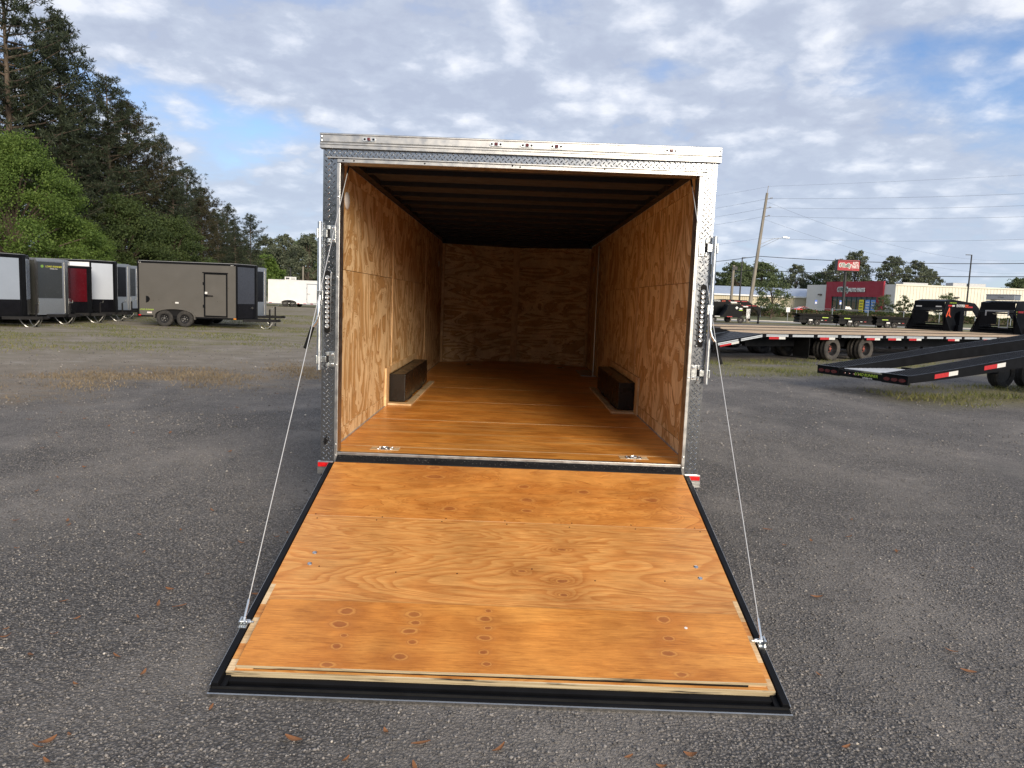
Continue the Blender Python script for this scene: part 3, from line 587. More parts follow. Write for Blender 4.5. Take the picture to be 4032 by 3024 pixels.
for s in (-1, 1):
    side = 'left' if s < 0 else 'right'
    x0, x1 = (-1.282, -1.192) if s < 0 else (1.192, 1.282)
    p = MB().box(x0, x1, 0.0, 0.09, 0.535, 2.600); lugs(p, x0 + 0.003, x1 - 0.002, 0.54, 2.598, -0.0003)
    post = p.build('corner_post', 'tread_plate', T)
    a, b = (-1.190, -1.1665) if s < 0 else (1.1665, 1.190)
    jm = MB().box(a, b, -0.014, 0.10, 0.53, 2.517).build('door_jamb', 'aluminium', T, bevel=0.003)
    sc = MB()
    for z in (0.585, 0.66, 1.20, 1.78, 2.30): sc.lathe([(0.006, 0), (0.005, -0.005), (0.001, -0.006)], ((a + b) / 2, -0.014, z), 'y', 8)
    sc.build('screws', 'screw_head', jm, kind='stuff')
    # strip tail light: dark oval base, eleven round lenses
    cx = s * 1.243 - 0.002
    tl = MB(); n = 12
    ring = [(cx + 0.017 * math.cos(t), 1.775 + 0.03 + 0.017 * math.sin(t)) for t in [k * math.pi / n for k in range(n + 1)]] + [(cx + 0.017 * math.cos(t), 1.455 - 0.03 + 0.017 * math.sin(t)) for t in [math.pi + k * math.pi / n for k in range(n + 1)]]
    tl.prism(ring, 'y', -0.010, -0.0004)
    tlo = tl.build('tail_light', 'black_rubber', T)
    for k in range(11):
        MB().lathe([(0.0145, 0), (0.0145, -0.004), (0.010, -0.009), (0.005, -0.0075), (0.001, -0.0072)], (cx, -0.0101, 1.775 - k * 0.032), 'y', 18).build('lens', 'clear_lens', tlo, smooth=True)
    rim_pts = [(q[0] + (q[0] - cx) * 0.25, -0.006, q[1]) for q in ring[::2]]; rim_pts.append(rim_pts[0])
    MB().tube(rim_pts, 0.0035, 6, caps=False).build('rim', 'tread_plate', tlo, smooth=True)
    # lock bar with its two hinged brackets and the handle
    bx = s * 1.291
    lb = MB().tube([(bx, -0.035, 1.165), (bx, -0.035, 2.135)], 0.0145, 14).build('lock_bar', 'galvanised', T, smooth=True)
    for z0, z1 in ((1.185, 1.285), (2.005, 2.115)):
        br = MB(); e0, e1 = (-1.232, -1.192) if s < 0 else (1.192, 1.232)
        br.box(e0, e1, -0.013, -0.004, z0, z1)
        br.tube([(s * 1.240, -0.014, z0), (s * 1.240, -0.014, z0 + 0.026)], 0.0105, 12); br.tube([(s * 1.240, -0.014, z1 - 0.026), (s * 1.240, -0.014, z1)], 0.0105, 12)
        br.box(min(s * 1.245, s * 1.277), max(s * 1.245, s * 1.277), -0.030, -0.018, z0 + 0.03, z1 - 0.03)
        bro = br.build('lock_bracket', 'zinc', lb, bevel=0.002)
        MB().tube([(s * 1.240, -0.014, z0 + 0.027), (s * 1.240, -0.014, z1 - 0.027)], 0.0085, 10).build('hinge_pin', 'black_steel', lb, smooth=True)
        bo = MB()
        for z in (z0 + 0.017, z1 - 0.017): bo.lathe([(0.0085, 0), (0.0085, -0.004), (0.004, -0.007), (0.001, -0.007)], (s * 1.208, -0.013, z), 'y', 10)
        bo.build('bolts', 'screw_head', lb, kind='stuff')
        kp = MB().box(min(s * 1.299, s * 1.309), max(s * 1.299, s * 1.309), -0.058, -0.020, z0 + 0.02, z1 - 0.025).build('keeper', 'zinc', lb, bevel=0.003)
    hd = [(s * 1.283, -0.052, 1.655), (s * 1.286, -0.062, 1.60), (s * 1.288, -0.066, 1.53), (s * 1.300, -0.068, 1.485), (s * 1.325, -0.068, 1.45)]
    MB().tube(hd, [0.009, 0.0095, 0.0095, 0.0095, 0.0095], 10).build('handle', 'zinc', lb, smooth=True)
    MB().tube([(s * 1.325, -0.068, 1.45), (s * 1.372, -0.070, 1.305)], 0.0135, 12).build('handle_grip', 'black_rubber', lb, smooth=True)
    MB().box(min(s * 1.262, s * 1.303), max(s * 1.262, s * 1.303), -0.058, -0.046, 1.625, 1.69).build('handle_clamp', 'zinc', lb, bevel=0.003)
    # red reflector over the bumper end
    ro = MB().box(min(s * 1.196, s * 1.300), max(s * 1.196, s * 1.300), -0.012, 0.02, 0.496, 0.538).build('reflector_base', 'aluminium', T, bevel=0.002)
    MB().box(min(s * 1.202, s * 1.296), max(s * 1.202, s * 1.296), -0.022, -0.0125, 0.503, 0.532).build('lens', 'red_lens', ro, bevel=0.003)
    be = MB()
    for k in range(4): be.box(min(s * 1.205, s * 1.302), max(s * 1.205, s * 1.302), -0.010 + 0.004 * (k % 2), 0.05, 0.452 + k * 0.011, 0.4625 + k * 0.011)
    be.build('bumper_end', 'aluminium', T)
# little door hook on the left post
hk = MB(); hk.tube([(-1.243, -0.002, 0.715), (-1.236, -0.03, 0.70), (-1.24, -0.03, 0.675), (-1.246, -0.012, 0.665)], 0.004, 8); hk.box(-1.256, -1.244, -0.02, 0.0, 0.655, 0.700)
hk.build('door_hook', 'black_steel', T)
# header: ridged aluminium roof trim, tread plate band, drip rail, inner trim
prof = [(0.02, 2.700), (-0.030, 2.700), (-0.034, 2.696), (-0.034, 2.690), (-0.027, 2.687), (-0.027, 2.648), (-0.024, 2.645), (-0.028, 2.641), (-0.034, 2.638), (-0.034, 2.629), (-0.026, 2.626), (-0.026, 2.616), (-0.032, 2.614), (-0.032, 2.606), (-0.006, 2.604), (0.02, 2.604)]
hdr = MB().prism(prof, 'x', -1.297, 1.297).build('roof_trim', 'aluminium', T)
bo = MB()
for s in (-1, 1):
    for z in (2.676, 2.650): bo.lathe([(0.007, 0), (0.006, -0.004), (0.001, -0.0055)], (s * 1.288, -0.0272, z), 'y', 10)
bo.build('bolts', 'screw_head', hdr, kind='stuff')
for x in (-0.98, -0.16, 0.04, 0.23, 0.97):
    base = [(x - 0.028 + 0.015 * math.cos(t), 2.667 + 0.013 * math.sin(t)) for t in [math.pi / 2 + k * math.pi / 8 for k in range(9)]] + [(x + 0.028 + 0.015 * math.cos(t), 2.667 + 0.013 * math.sin(t)) for t in [-math.pi / 2 + k * math.pi / 8 for k in range(9)]]
    ml = MB().prism(base, 'y', -0.034, -0.0268).build('marker_light', 'galvanised', T)
    MB().box(x - 0.011, x + 0.011, -0.043, -0.0342, 2.658, 2.677).build('lens', 'dark_red_lens', ml, bevel=0.003)
    sc = MB()
    for q in (-1, 1): sc.lathe([(0.0075, 0), (0.0065, -0.003), (0.001, -0.0035)], (x + q * 0.028, -0.0342, 2.667), 'y', 8)
    sc.build('screws', 'black_steel', ml, kind='stuff')
p = MB().box(-1.2815, 1.2815, -0.002, 0.05, 2.556, 2.6035); lugs(p, -1.278, 1.278, 2.553, 2.6045, -0.0022, 0.0172, 0.0165)
p.build('header_plate', 'tread_plate', T)
MB().prism([(0.0, 2.557), (-0.010, 2.5565), (-0.022, 2.5525), (-0.022, 2.546), (-0.010, 2.548), (0.0, 2.550)], 'x', -1.255, 1.225).build('drip_rail', 'aluminium', T)
jt = MB().box(-1.19, 1.19, -0.010, 0.11, 2.5195, 2.5465).build('door_head', 'aluminium', T, bevel=0.003)
sc = MB()
for x in (-1.15, -1.08, -0.62, -0.05, 0.0, 0.55, 0.98, 1.15): sc.lathe([(0.0055, 0), (0.005, -0.004), (0.001, -0.005)], (x, -0.0101, 2.533 + 0.006 * (int(x * 100) % 2)), 'y', 8)
sc.build('screws', 'black_steel', jt, kind='stuff')
MB().box(-1.166, 1.166, 0.112, 0.16, 2.545, 2.63).build('spring_cover', 'bow_steel', T)

# ramp door -----------------------------------------------------------
Hh = Vector((0, -0.060, 0.550)); Ee = Vector((0, -2.03, 0.044)); Sd = (Ee - Hh).normalized()
yl = -Sd; zl = Vector((1, 0, 0)).cross(yl)
mt = Matrix((Vector((1, 0, 0)), yl, zl)).transposed().to_4x4(); mt.translation = Hh
LR = 2.085
fr = MB()   # frame in local coords: x lateral, y up the ramp (0 at hinge, negative down), z normal
fr.box(-1.150, 1.150, -1.985, -0.02, -0.058, -0.026)
for s in (-1, 1):
    fr.box(min(s * 1.176, s * 1.207), max(s * 1.176, s * 1.207), -LR + 0.035, -0.025, -0.045, 0.006)
    fr.box(min(s * 1.150, s * 1.176), max(s * 1.150, s * 1.176), -LR + 0.02, -0.03, -0.040, -0.018)
fr.box(-1.150, 1.150, -2.010, -1.9855, -0.050, -0.018); fr.box(-1.207, 1.207, -LR + 0.005, -2.045, -0.040, -0.012)
fr.box(-1.150, 1.150, -2.0449, -2.0101, -0.050, -0.034)
RD = fr.build('ramp_door', 'black_paint', T, bevel=0.003); RD.matrix_local = mt
ed = MB()
for s in (-1, 1): ed.box(min(s * 1.2075, s * 1.2115), max(s * 1.2075, s * 1.2115), -LR + 0.03, -0.02, -0.05, -0.002)
ed.box(-1.211, 1.211, -LR - 0.004, -LR + 0.004, -0.044, -0.016)
ed.build('edge_trim', 'aluminium', RD)
MB().tube([(-1.20, -LR + 0.028, -0.013), (1.20, -LR + 0.028, -0.013)], 0.0075, 8).build('weather_seal', 'black_rubber', RD, smooth=True)
MB().box(-1.172, 1.172, -0.684, -0.004, -0.0255, 0.0).build('plywood_sheet', 'ramp_upper_ply', RD)
MB().box(-1.172, 1.172, -0.6885, -0.6835, -0.0255, -0.0012).build('sheet_seam', 'bare_ply', RD)
MB().box(-1.172, 1.172, -1.968, -0.689, -0.0255, 0.0).build('plywood_sheet', 'ramp_mid_ply', RD)
MB().box(-1.172, 1.172, -1.9755, -1.9683, -0.0255, -0.0006).build('sheet_edge', 'ply_edge', RD)
# lower flap sheet lying on top, rounded upper corners
rr = 0.03; fp = [(-1.132, -1.958), (1.140, -1.948), (1.140, -1.492 - rr), (1.135, -1.499), (1.140 - rr, -1.492), (-1.132 + rr, -1.502), (-1.127, -1.509), (-1.132, -1.502 - rr)]
MB().prism(fp, 'z', 0.0085, 0.0205).build('flap_sheet', 'ramp_flap_ply', RD)
MB().box(-1.06, 1.06, -1.955, -1.56, 0.0002, 0.0083).build('flap_spacer_and_shade', 'black_rubber', RD)  # black strip stands in for the shadow in the gap under the flap
MB().box(-1.130, -1.062, -1.958, -1.52, 0.0002, 0.0083).build('flap_spacer_and_shade', 'bare_ply', RD)
MB().box(1.062, 1.138, -1.95, -1.52, 0.0002, 0.0083).build('flap_spacer_and_shade', 'bare_ply', RD)
MB().hexa([(-1.132, -1.961, 0.0086), (1.140, -1.951, 0.0086), (1.140, -1.9485, 0.0086), (-1.132, -1.9585, 0.0086), (-1.132, -1.961, 0.0200), (1.140, -1.951, 0.0200), (1.140, -1.9485, 0.0200), (-1.132, -1.9585, 0.0200)]).build('flap_edge', 'ply_edge', RD)
for s in (-1, 1):   # unstained margins along the sides
    for y0, y1, w in ((-1.80, -1.62, 0.035), (-1.52, -1.36, 0.022), (-1.968, -1.90, 0.03)):
        w *= rng.uniform(0.8, 1.2); MB().box(min(s * 1.1715, s * (1.1715 - w)), max(s * 1.1715, s * (1.1715 - w)), y0, y1, 0.0002, 0.0009).build('bare_margin', 'bare_ply', RD)
for s in (-1, 1):
    for y in (-1.074, -1.176):
        b = MB().lathe([(0.013, 0), (0.012, 0.003), (0.007, 0.005), (0.001, 0.0045)], (s * 1.027, y, 0.0), 'z', 14).build('carriage_bolt', 'screw_head', RD, smooth=True)
sc = MB()
for k in range(7):
    for y in (-0.675, -0.715): sc.lathe([(0.0045, 0), (0.004, 0.001), (0.001, 0.0008)], (-1.12 + k * 0.373 + rng.uniform(-.02, .02), y + rng.uniform(-.008, .008), 0.0), 'z', 8)
for k in range(6): sc.lathe([(0.0045, 0), (0.004, 0.001), (0.001, 0.0008)], (-0.95 + k * 0.36 + rng.uniform(-.03, .03), -1.19 + rng.uniform(-.06, .06), 0.0), 'z', 8)
sc.build('screws', 'black_steel', RD, kind='stuff')
MB().lathe([(0.008, 0), (0.007, 0.0012), (0.001, 0.0015)], (0.862, -1.605, 0.0205), 'z', 10).build('paint_spot', 'decal_white', RD)
for s in (-1, 1):   # cable anchors on the ramp edge, bolts through the frame
    an = MB().box(min(s * 1.178, s * 1.212), max(s * 1.178, s * 1.212), -1.71, -1.65, 0.006, 0.012)
    an.box(min(s * 1.205, s * 1.213), max(s * 1.205, s * 1.213), -1.70, -1.66, 0.0, 0.035)
    an.tube([(s * 1.150, -1.68, 0.022), (s * 1.218, -1.68, 0.022)], 0.0045, 10); an.lathe([(0.009, 0), (0.009, 0.01 * s)], (s * 1.163, -1.68, 0.022), 'x', 6); an.lathe([(0.010, 0), (0.010, 0.006 * s)], (s * 1.183, -1.68, 0.022), 'x', 10)
    an.build('cable_anchor', 'galvanised', RD)
for s in (-1, 1):
    a = Hh + Sd * 1.68 + zl * 0.022 + Vector((s * 1.196, 0, 0)); b = Vector((s * 1.145, 0.13, 2.515))
    d = (b - a).normalized()
    cb = MB().tube([a + d * 0.10, b - d * 0.05], 0.0024, 8).build('lift_cable', 'cable_white', T, smooth=True)
    MB().tube([a, a + d * 0.02, a + d * 0.022, a + d * 0.10, a + d * 0.105], [0.008, 0.008, 0.0058, 0.0058, 0.003], 10).build('ferrule', 'zinc', cb, smooth=True)
    MB().tube([b - d * 0.06, b], 0.006, 8).build('spring_end', 'black_steel', cb)

# ================================================================== ENCLOSED TRAILERS ON THE LEFT
def quadplate(p, q, z0, z1, out, t=0.012):
    """plate on the vertical plane through p and q (2D), pushed out along out (2D)"""
    p, q, o = Vector(p), Vector(q), Vector(out)
    a, b = p + o, q + o; c, d = q + o * 0 + o.normalized() * 0.0015, p + o.normalized() * 0.0015
    return [(a.x, a.y), (b.x, b.y), (c.x, c.y), (d.x, d.y)], z0, z1
def enclosed(label, loc, rz, w, l, h, nose, side, front, trim, guard, zb=0.40, panel=(0.28, 0.94), side_door=None, wheels=True, near=-1, tongue=1.25, logo=False, group=None, chain=True, guard_h=0.26, trim_t=0.05, nosewall='black_paint'):
    """faces local +x; rear at x=0; the side near=-1 (y<0) looks at the lot"""
    t = thing('enclosed_trailer', label, 'trailer', loc, rz, group)
    hw = w / 2; z1 = zb + h
    MB().prism([(0, -hw), (l, -hw), (l, hw), (0, hw)], 'z', zb, z1).build('body', side, t)
    MB().prism([(l + 0.003, -hw), (l + nose, -0.12), (l + nose, 0.12), (l + 0.003, hw)], 'z', zb, z1).build('nose', nosewall, t)
    # top rail around the roof edge
    tr = MB(); tr.prism([(-0.02, -hw - 0.02), (l + 0.01, -hw - 0.02), (l + nose + 0.025, -0.13), (l + nose + 0.025, 0.13), (l + 0.01, hw + 0.02), (-0.02, hw + 0.02)], 'z', z1 - 0.07, z1 + 0.012)
    tr.build('top_rail', trim, t)
    MB().prism([(0.03, -hw + 0.03), (l, -hw + 0.03), (l + nose - 0.03, -0.1), (l + nose - 0.03, 0.1), (l, hw - 0.03), (0.03, hw - 0.03)], 'z', z1 + 0.0125, z1 + 0.03).build('roof', 'aluminium' if trim == 'aluminium' else 'grey_metal', t)
    br = MB().prism([(-0.015, -hw - 0.012), (l + 0.01, -hw - 0.012), (l + nose + 0.012, -0.125), (l + nose + 0.012, 0.125), (l + 0.01, hw + 0.012), (-0.015, hw + 0.012)], 'z', zb - 0.035, zb + 0.03); br.build('bottom_rail', trim, t)
    for s in (-1, 1):
        MB().box(-0.012, trim_t, min(s * (hw - 0.05), s * (hw + 0.012)), max(s * (hw - 0.05), s * (hw + 0.012)), zb + 0.031, z1 - 0.071).build('corner_post', trim, t)
        MB().box(l - trim_t * 0.6, l + 0.02, min(s * (hw - 0.02), s * (hw + 0.010)), max(s * (hw - 0.02), s * (hw + 0.010)), zb + 0.031, z1 - 0.071).build('corner_post', trim, t)
        a, b = Vector((l + 0.02, s * hw)), Vector((l + nose, s * 0.13)); d = (b - a); o = Vector((-d.y, d.x)).normalized() * 0.012
        if o.y * s < 0: o = -o
        pa, pb = a + d * 0.03, a + d * 0.93
        g, q0, q1 = quadplate(pa, pb, zb + panel[0] * h, zb + panel[1] * h, o)
        if s > 0: g = g[::-1]
        fp_ = MB().prism(g, 'z', q0, q1).build('front_panel', front, t)
        g2, q0, q1 = quadplate(pa, pb, zb + 0.032, zb + panel[0] * h - 0.015, o)
        if s > 0: g2 = g2[::-1]
        MB().prism(g2, 'z', q0, q1).build('stone_guard', guard, t)
        if logo and s == near:
            ctr = a + d * 0.62 + o * 1.15; x3 = Vector((d.x, d.y, 0)) * (1 if s < 0 else -1); zc = zb + h * 0.87
            m = frame_mtx((ctr.x, ctr.y, zc), x3, (0, 0, 1))
            text('logo', 'LOAD RUNNER', 0.10, 'decal_yellow', fp_, m, 0.002, shear=0.2, sx=0.95)
            text('phone_number', '229-896-4146', 0.055, 'decal_white', fp_, frame_mtx((ctr.x, ctr.y, zc - 0.085), x3, (0, 0, 1)), 0.002)
            c2 = ctr - x3.normalized().to_2d() * 0.46; MB().lathe([(0.06, 0), (0.05, 0.003)], (c2.x, c2.y, zc), (o.x, o.y, 0), 12).build('logo_mark', 'decal_green', fp_)
    MB().box(l + nose - 0.0, l + nose + 0.02, -0.10, 0.10, zb + 0.031, z1 - 0.071).build('nose_post', trim, t)
    # tongue, coupler, jack, chains
    X0 = l + nose * 0.35; X1 = l + nose + tongue
    tg = MB(); tg.bar((X0, -hw * 0.72, zb - 0.06), (X1 - 0.15, -0.05, zb - 0.06), 0.06, 0.11); tg.bar((X0, hw * 0.72, zb - 0.06), (X1 - 0.15, 0.05, zb - 0.06), 0.06, 0.11); tg.bar((l + nose + 0.2, -0.42, zb - 0.05), (l + nose + 0.2, 0.42, zb - 0.05), 0.06, 0.09)
    to = tg.build('tongue', 'black_steel', t)
    MB().prism([(X1 - 0.22, zb - 0.11), (X1 + 0.02, zb - 0.10), (X1 + 0.07, zb - 0.05), (X1 + 0.02, zb + 0.02), (X1 - 0.22, zb + 0.0)], 'y', -0.06, 0.06).build('coupler', 'black_steel', to, bevel=0.01)
    J = X1 - 0.42
    jk = MB(); jk.tube([(J, 0, zb - 0.18), (J, 0, zb + 0.42)], 0.035, 12); jk.tube([(J, 0, 0.012), (J, 0, zb - 0.1)], 0.026, 10); jk.lathe([(0.09, 0), (0.09, 0.012), (0.03, 0.02)], (J, 0, 0.0), 'z', 12)
    jo = jk.build('jack', 'black_steel', t, smooth=True)
    MB().tube([(J, 0, zb + 0.43), (J + 0.03, -0.02, zb + 0.46), (J + 0.18, -0.1, zb + 0.46), (J + 0.19, -0.1, zb + 0.56)], 0.013, 8).build('crank', 'zinc', jo)
    if chain:
        for s in (-1, 1):
            ch = MB(); A_, B_ = Vector((J - 0.45, s * 0.28, zb - 0.12)), Vector((J + 0.18, s * 0.07, zb - 0.10))
            pts = [A_.lerp(B_, k / 16) + Vector((0, 0, -0.30 * (1 - (2 * k / 16 - 1) ** 2))) for k in range(17)]
            for k in range(16):
                p, q = pts[k], pts[k + 1]; dd = (q - p); u = Vector((0, 1, 0)) if k % 2 else Vector((0, 0, 1))
                ch.tube([p - dd * 0.2 + u * 0.012, q + dd * 0.2 + u * 0.012], 0.006, 5); ch.tube([p - dd * 0.2 - u * 0.012, q + dd * 0.2 - u * 0.012], 0.006, 5)
            ch.build('safety_chain', 'chain_steel', t, kind='stuff')
    if wheels:
        xm = l * 0.375
        for s in (-1, 1):
            for dx in (-0.43, 0.43): wheel(t, (xm + dx, s * (hw - 0.02), 0.345), 0.35, 0.21, s)
            fm = MB(); pts_o = []; pts_i = []
            for k in range(15):
                a_ = math.pi * k / 14; rr_ = 0.44
                cxk = xm + (0.43 if math.cos(a_) > 0 else -0.43) if abs(math.cos(a_)) > 1e-6 else xm
                pts_o.append((xm + math.cos(a_) * (0.43 + 0.46), 0.335 + (math.sin(a_) ** 0.62) * 0.46)); pts_i.append((xm + math.cos(a_) * (0.43 + 0.41), 0.335 + (math.sin(a_) ** 0.62) * 0.41))
            fm.prism(pts_o + pts_i[::-1], 'y', min(s * (hw + 0.002), s * (hw + 0.10)), max(s * (hw + 0.002), s * (hw + 0.10)))
            fm.build('fender', side if side == 'side_taupe' or side == 'white_paint' else trim, t)
            MB().prism([(p_[0] * 1.0, p_[1]) for p_ in pts_i], 'y', min(s * (hw + 0.001), s * (hw + 0.004)), max(s * (hw + 0.001), s * (hw + 0.004))).build('wheel_arch', 'black_steel', t)
        ax = MB()
        for dx in (-0.43, 0.43): ax.bar((xm + dx, -hw + 0.1, 0.345), (xm + dx, hw - 0.1, 0.345), 0.06, 0.06)
        ax.build('axles', 'black_steel', t, kind='stuff')
    if side_door:
        dx0, dx1, dh, dtrim = side_door
        y = near * (hw + 0.001)
        dz0, dz1 = zb + 0.05, zb + dh
        yy = lambda e: (min(y, y + near * e), max(y, y + near * e))
        d0 = MB().box(dx0 + 0.06, dx1 - 0.06, *yy(0.012), dz0 + 0.06, dz1 - 0.06).build('side_door', side, t)
        for nm, bb in (('door_frame', (dx0, dx0 + 0.058, dz0, dz1)), ('door_frame', (dx1 - 0.058, dx1, dz0, dz1)), ('door_frame', (dx0 + 0.059, dx1 - 0.059, dz1 - 0.058, dz1)), ('door_frame', (dx0 + 0.059, dx1 - 0.059, dz0, dz0 + 0.058))):
            MB().box(bb[0], bb[1], *yy(0.025), bb[2], bb[3]).build('door_frame', dtrim, d0)
        MB().box(dx0 - 0.05, dx1 + 0.02, *yy(0.04), dz1 + 0.001, dz1 + 0.03).build('drip_cap', dtrim, d0)
        hm = MB(); zc = dz0 + (dz1 - dz0) * 0.49; hm.box(dx0 + 0.02, dx0 + 0.16, *yy(0.05), zc - 0.05, zc + 0.03); hm.bar((dx0 + 0.1, y + near * 0.06, zc - 0.01), (dx0 + 0.40, y + near * 0.06, zc - 0.015), 0.03, 0.035); hm.build('handle', dtrim if dtrim != 'white_paint' else 'zinc', d0)
        MB().box(dx0 + 0.05, dx0 + 0.15, *yy(0.03), zc + 0.06, zc + 0.15).build('lock_plate', 'decal_white', d0)
        for zz in (dz0 + 0.45, dz1 - 0.45): MB().box(dx0 - 0.04, dx0 - 0.001, *yy(0.03), zz - 0.06, zz + 0.06).build('hinge', dtrim, d0)
    return t
RW = 'enclosed trailers parked on the grass'
# the taupe trailer, side on, with its charcoal v-nose
TP = enclosed('grey taupe enclosed trailer standing side on with black framed side door', (-15.98, 27.95, 0), 0.0, 2.13, 4.18, 2.30, 0.48, 'side_taupe', 'panel_charcoal', 'black_paint', 'gloss_black', zb=0.42, panel=(0.28, 0.955), side_door=(2.80, 3.80, 1.90, 'black_paint'), group=RW, tongue=1.0)
yN = -1.066
MB().prism([(0.34, 0.98), (0.44, 1.02), (0.50, 1.10), (0.50, 1.17), (0.44, 1.25), (0.34, 1.27)], 'y', yN - 0.02, yN).build('side_vent', 'black_paint', TP, bevel=0.006)
MB().box(1.58, 1.72, yN - 0.012, yN, 0.985, 1.05).build('marker_plate', 'decal_white', TP)
MB().box(0.02, 0.12, yN - 0.025, yN, 0.43, 0.475).build('red_marker', 'red_lens', TP)
MB().box(4.06, 4.17, yN - 0.03, yN - 0.014, 0.40, 0.445).build('amber_marker', 'amber_lens', TP)
text('logo', 'LOAD RUNNER', 0.085, 'decal_lime', TP, frame_mtx((0.36, yN - 0.004, 0.69), (1, 0, 0), (0, 0, 1)), 0.002, shear=0.2)
MB().box(0.38, 0.58, yN - 0.008, yN, 0.535, 0.60).build('warning_decal', 'decal_white', TP)
text('warning_print', 'CAUTION', 0.035, 'decal_orange', TP, frame_mtx((0.48, yN - 0.009, 0.57), (1, 0, 0), (0, 0, 1)), 0.001)
dm = MB()
for k, (x, z) in enumerate(((0.05, 2.665), (0.12, 2.665), (3.95, 2.66), (4.02, 2.66))): dm.box(x, x + 0.035, yN - 0.024, yN - 0.02, z - 0.01, z + 0.012)
dm.build('rail_lights', 'decal_white', TP, kind='stuff')
# trailer tucked in behind it, black nose panel in a bright frame
enclosed('black nosed trailer in bright aluminium frame tucked in behind the taupe one', (-16.65, 30.75, 0), 0.0, 2.1, 4.3, 2.20, 0.48, 'side_grey', 'gloss_black', 'aluminium', 'stone_guard', zb=0.50, panel=(0.29, 0.93), group=RW, tongue=0.9, nosewall='aluminium')
# the row of noses to the left
enclosed('black trailer with pale grey nose panel at the left edge of the photo', (-23.75, 22.95, 0), 0.0, 2.2, 5.0, 2.24, 0.50, 'black_paint', 'panel_pale', 'black_paint', 'gloss_black', zb=0.40, panel=(0.27, 0.945), group=RW, tongue=0.85)
enclosed('dark grey trailer with bright corner trim and yellow lettering on its nose', (-23.85, 25.75, 0), 0.0, 2.2, 5.0, 2.16, 0.50, 'side_grey', 'panel_grey', 'aluminium', 'stone_guard', zb=0.42, panel=(0.29, 0.955), logo=True, group=RW, tongue=0.55, trim_t=0.10, nosewall='aluminium')
enclosed('dark red nosed trailer standing lowest in the row', (-23.48, 27.85, 0), 0.0, 1.75, 4.4, 1.98, 0.52, 'black_paint', 'panel_red', 'black_paint', 'gloss_black', zb=0.42, panel=(0.24, 0.955), group=RW, tongue=0.85)
enclosed('black trailer with bright white nose panel beside the red one', (-24.05, 30.05, 0), 0.0, 2.2, 4.9, 2.30, 0.56, 'white_paint', 'panel_white', 'black_paint', 'gloss_black', zb=0.42, panel=(0.25, 0.955), group=RW, tongue=0.7)
enclosed('trailer with glossy black nose panel and bright frame, right of the white panel', (-24.65, 32.6, 0), 0.0, 2.1, 4.9, 2.22, 0.45, 'side_grey', 'gloss_black', 'aluminium', 'stone_guard', zb=0.46, panel=(0.29, 0.945), group=RW, tongue=0.55, nosewall='aluminium')
enclosed('grey trailer with bright trim half hidden behind the taupe trailer', (-25.5, 35.2, 0), 0.0, 2.1, 4.9, 2.20, 0.45, 'side_grey', 'panel_grey', 'aluminium', 'stone_guard', zb=0.48, panel=(0.29, 0.945), group=RW, tongue=0.4, chain=False, nosewall='aluminium')
# the far white trailer
WT = enclosed('white enclosed trailer far across the grass, partly behind the ramp trailer', (-26.9, 78.2, 0), 0.0, 2.4, 6.1, 2.50, 0.6, 'white_paint', 'white_paint', 'white_paint', 'white_paint', zb=0.40, side_door=(4.2, 5.35, 2.15, 'panel_pale'), tongue=1.0, nosewall='white_paint')
for k in (0, 4, 5, 6, 7): MB().box(0.1 + k * 0.75, 0.4 + k * 0.75, -1.225, -1.214, 0.372, 0.43).build('tape_strip', 'tape_red', WT)

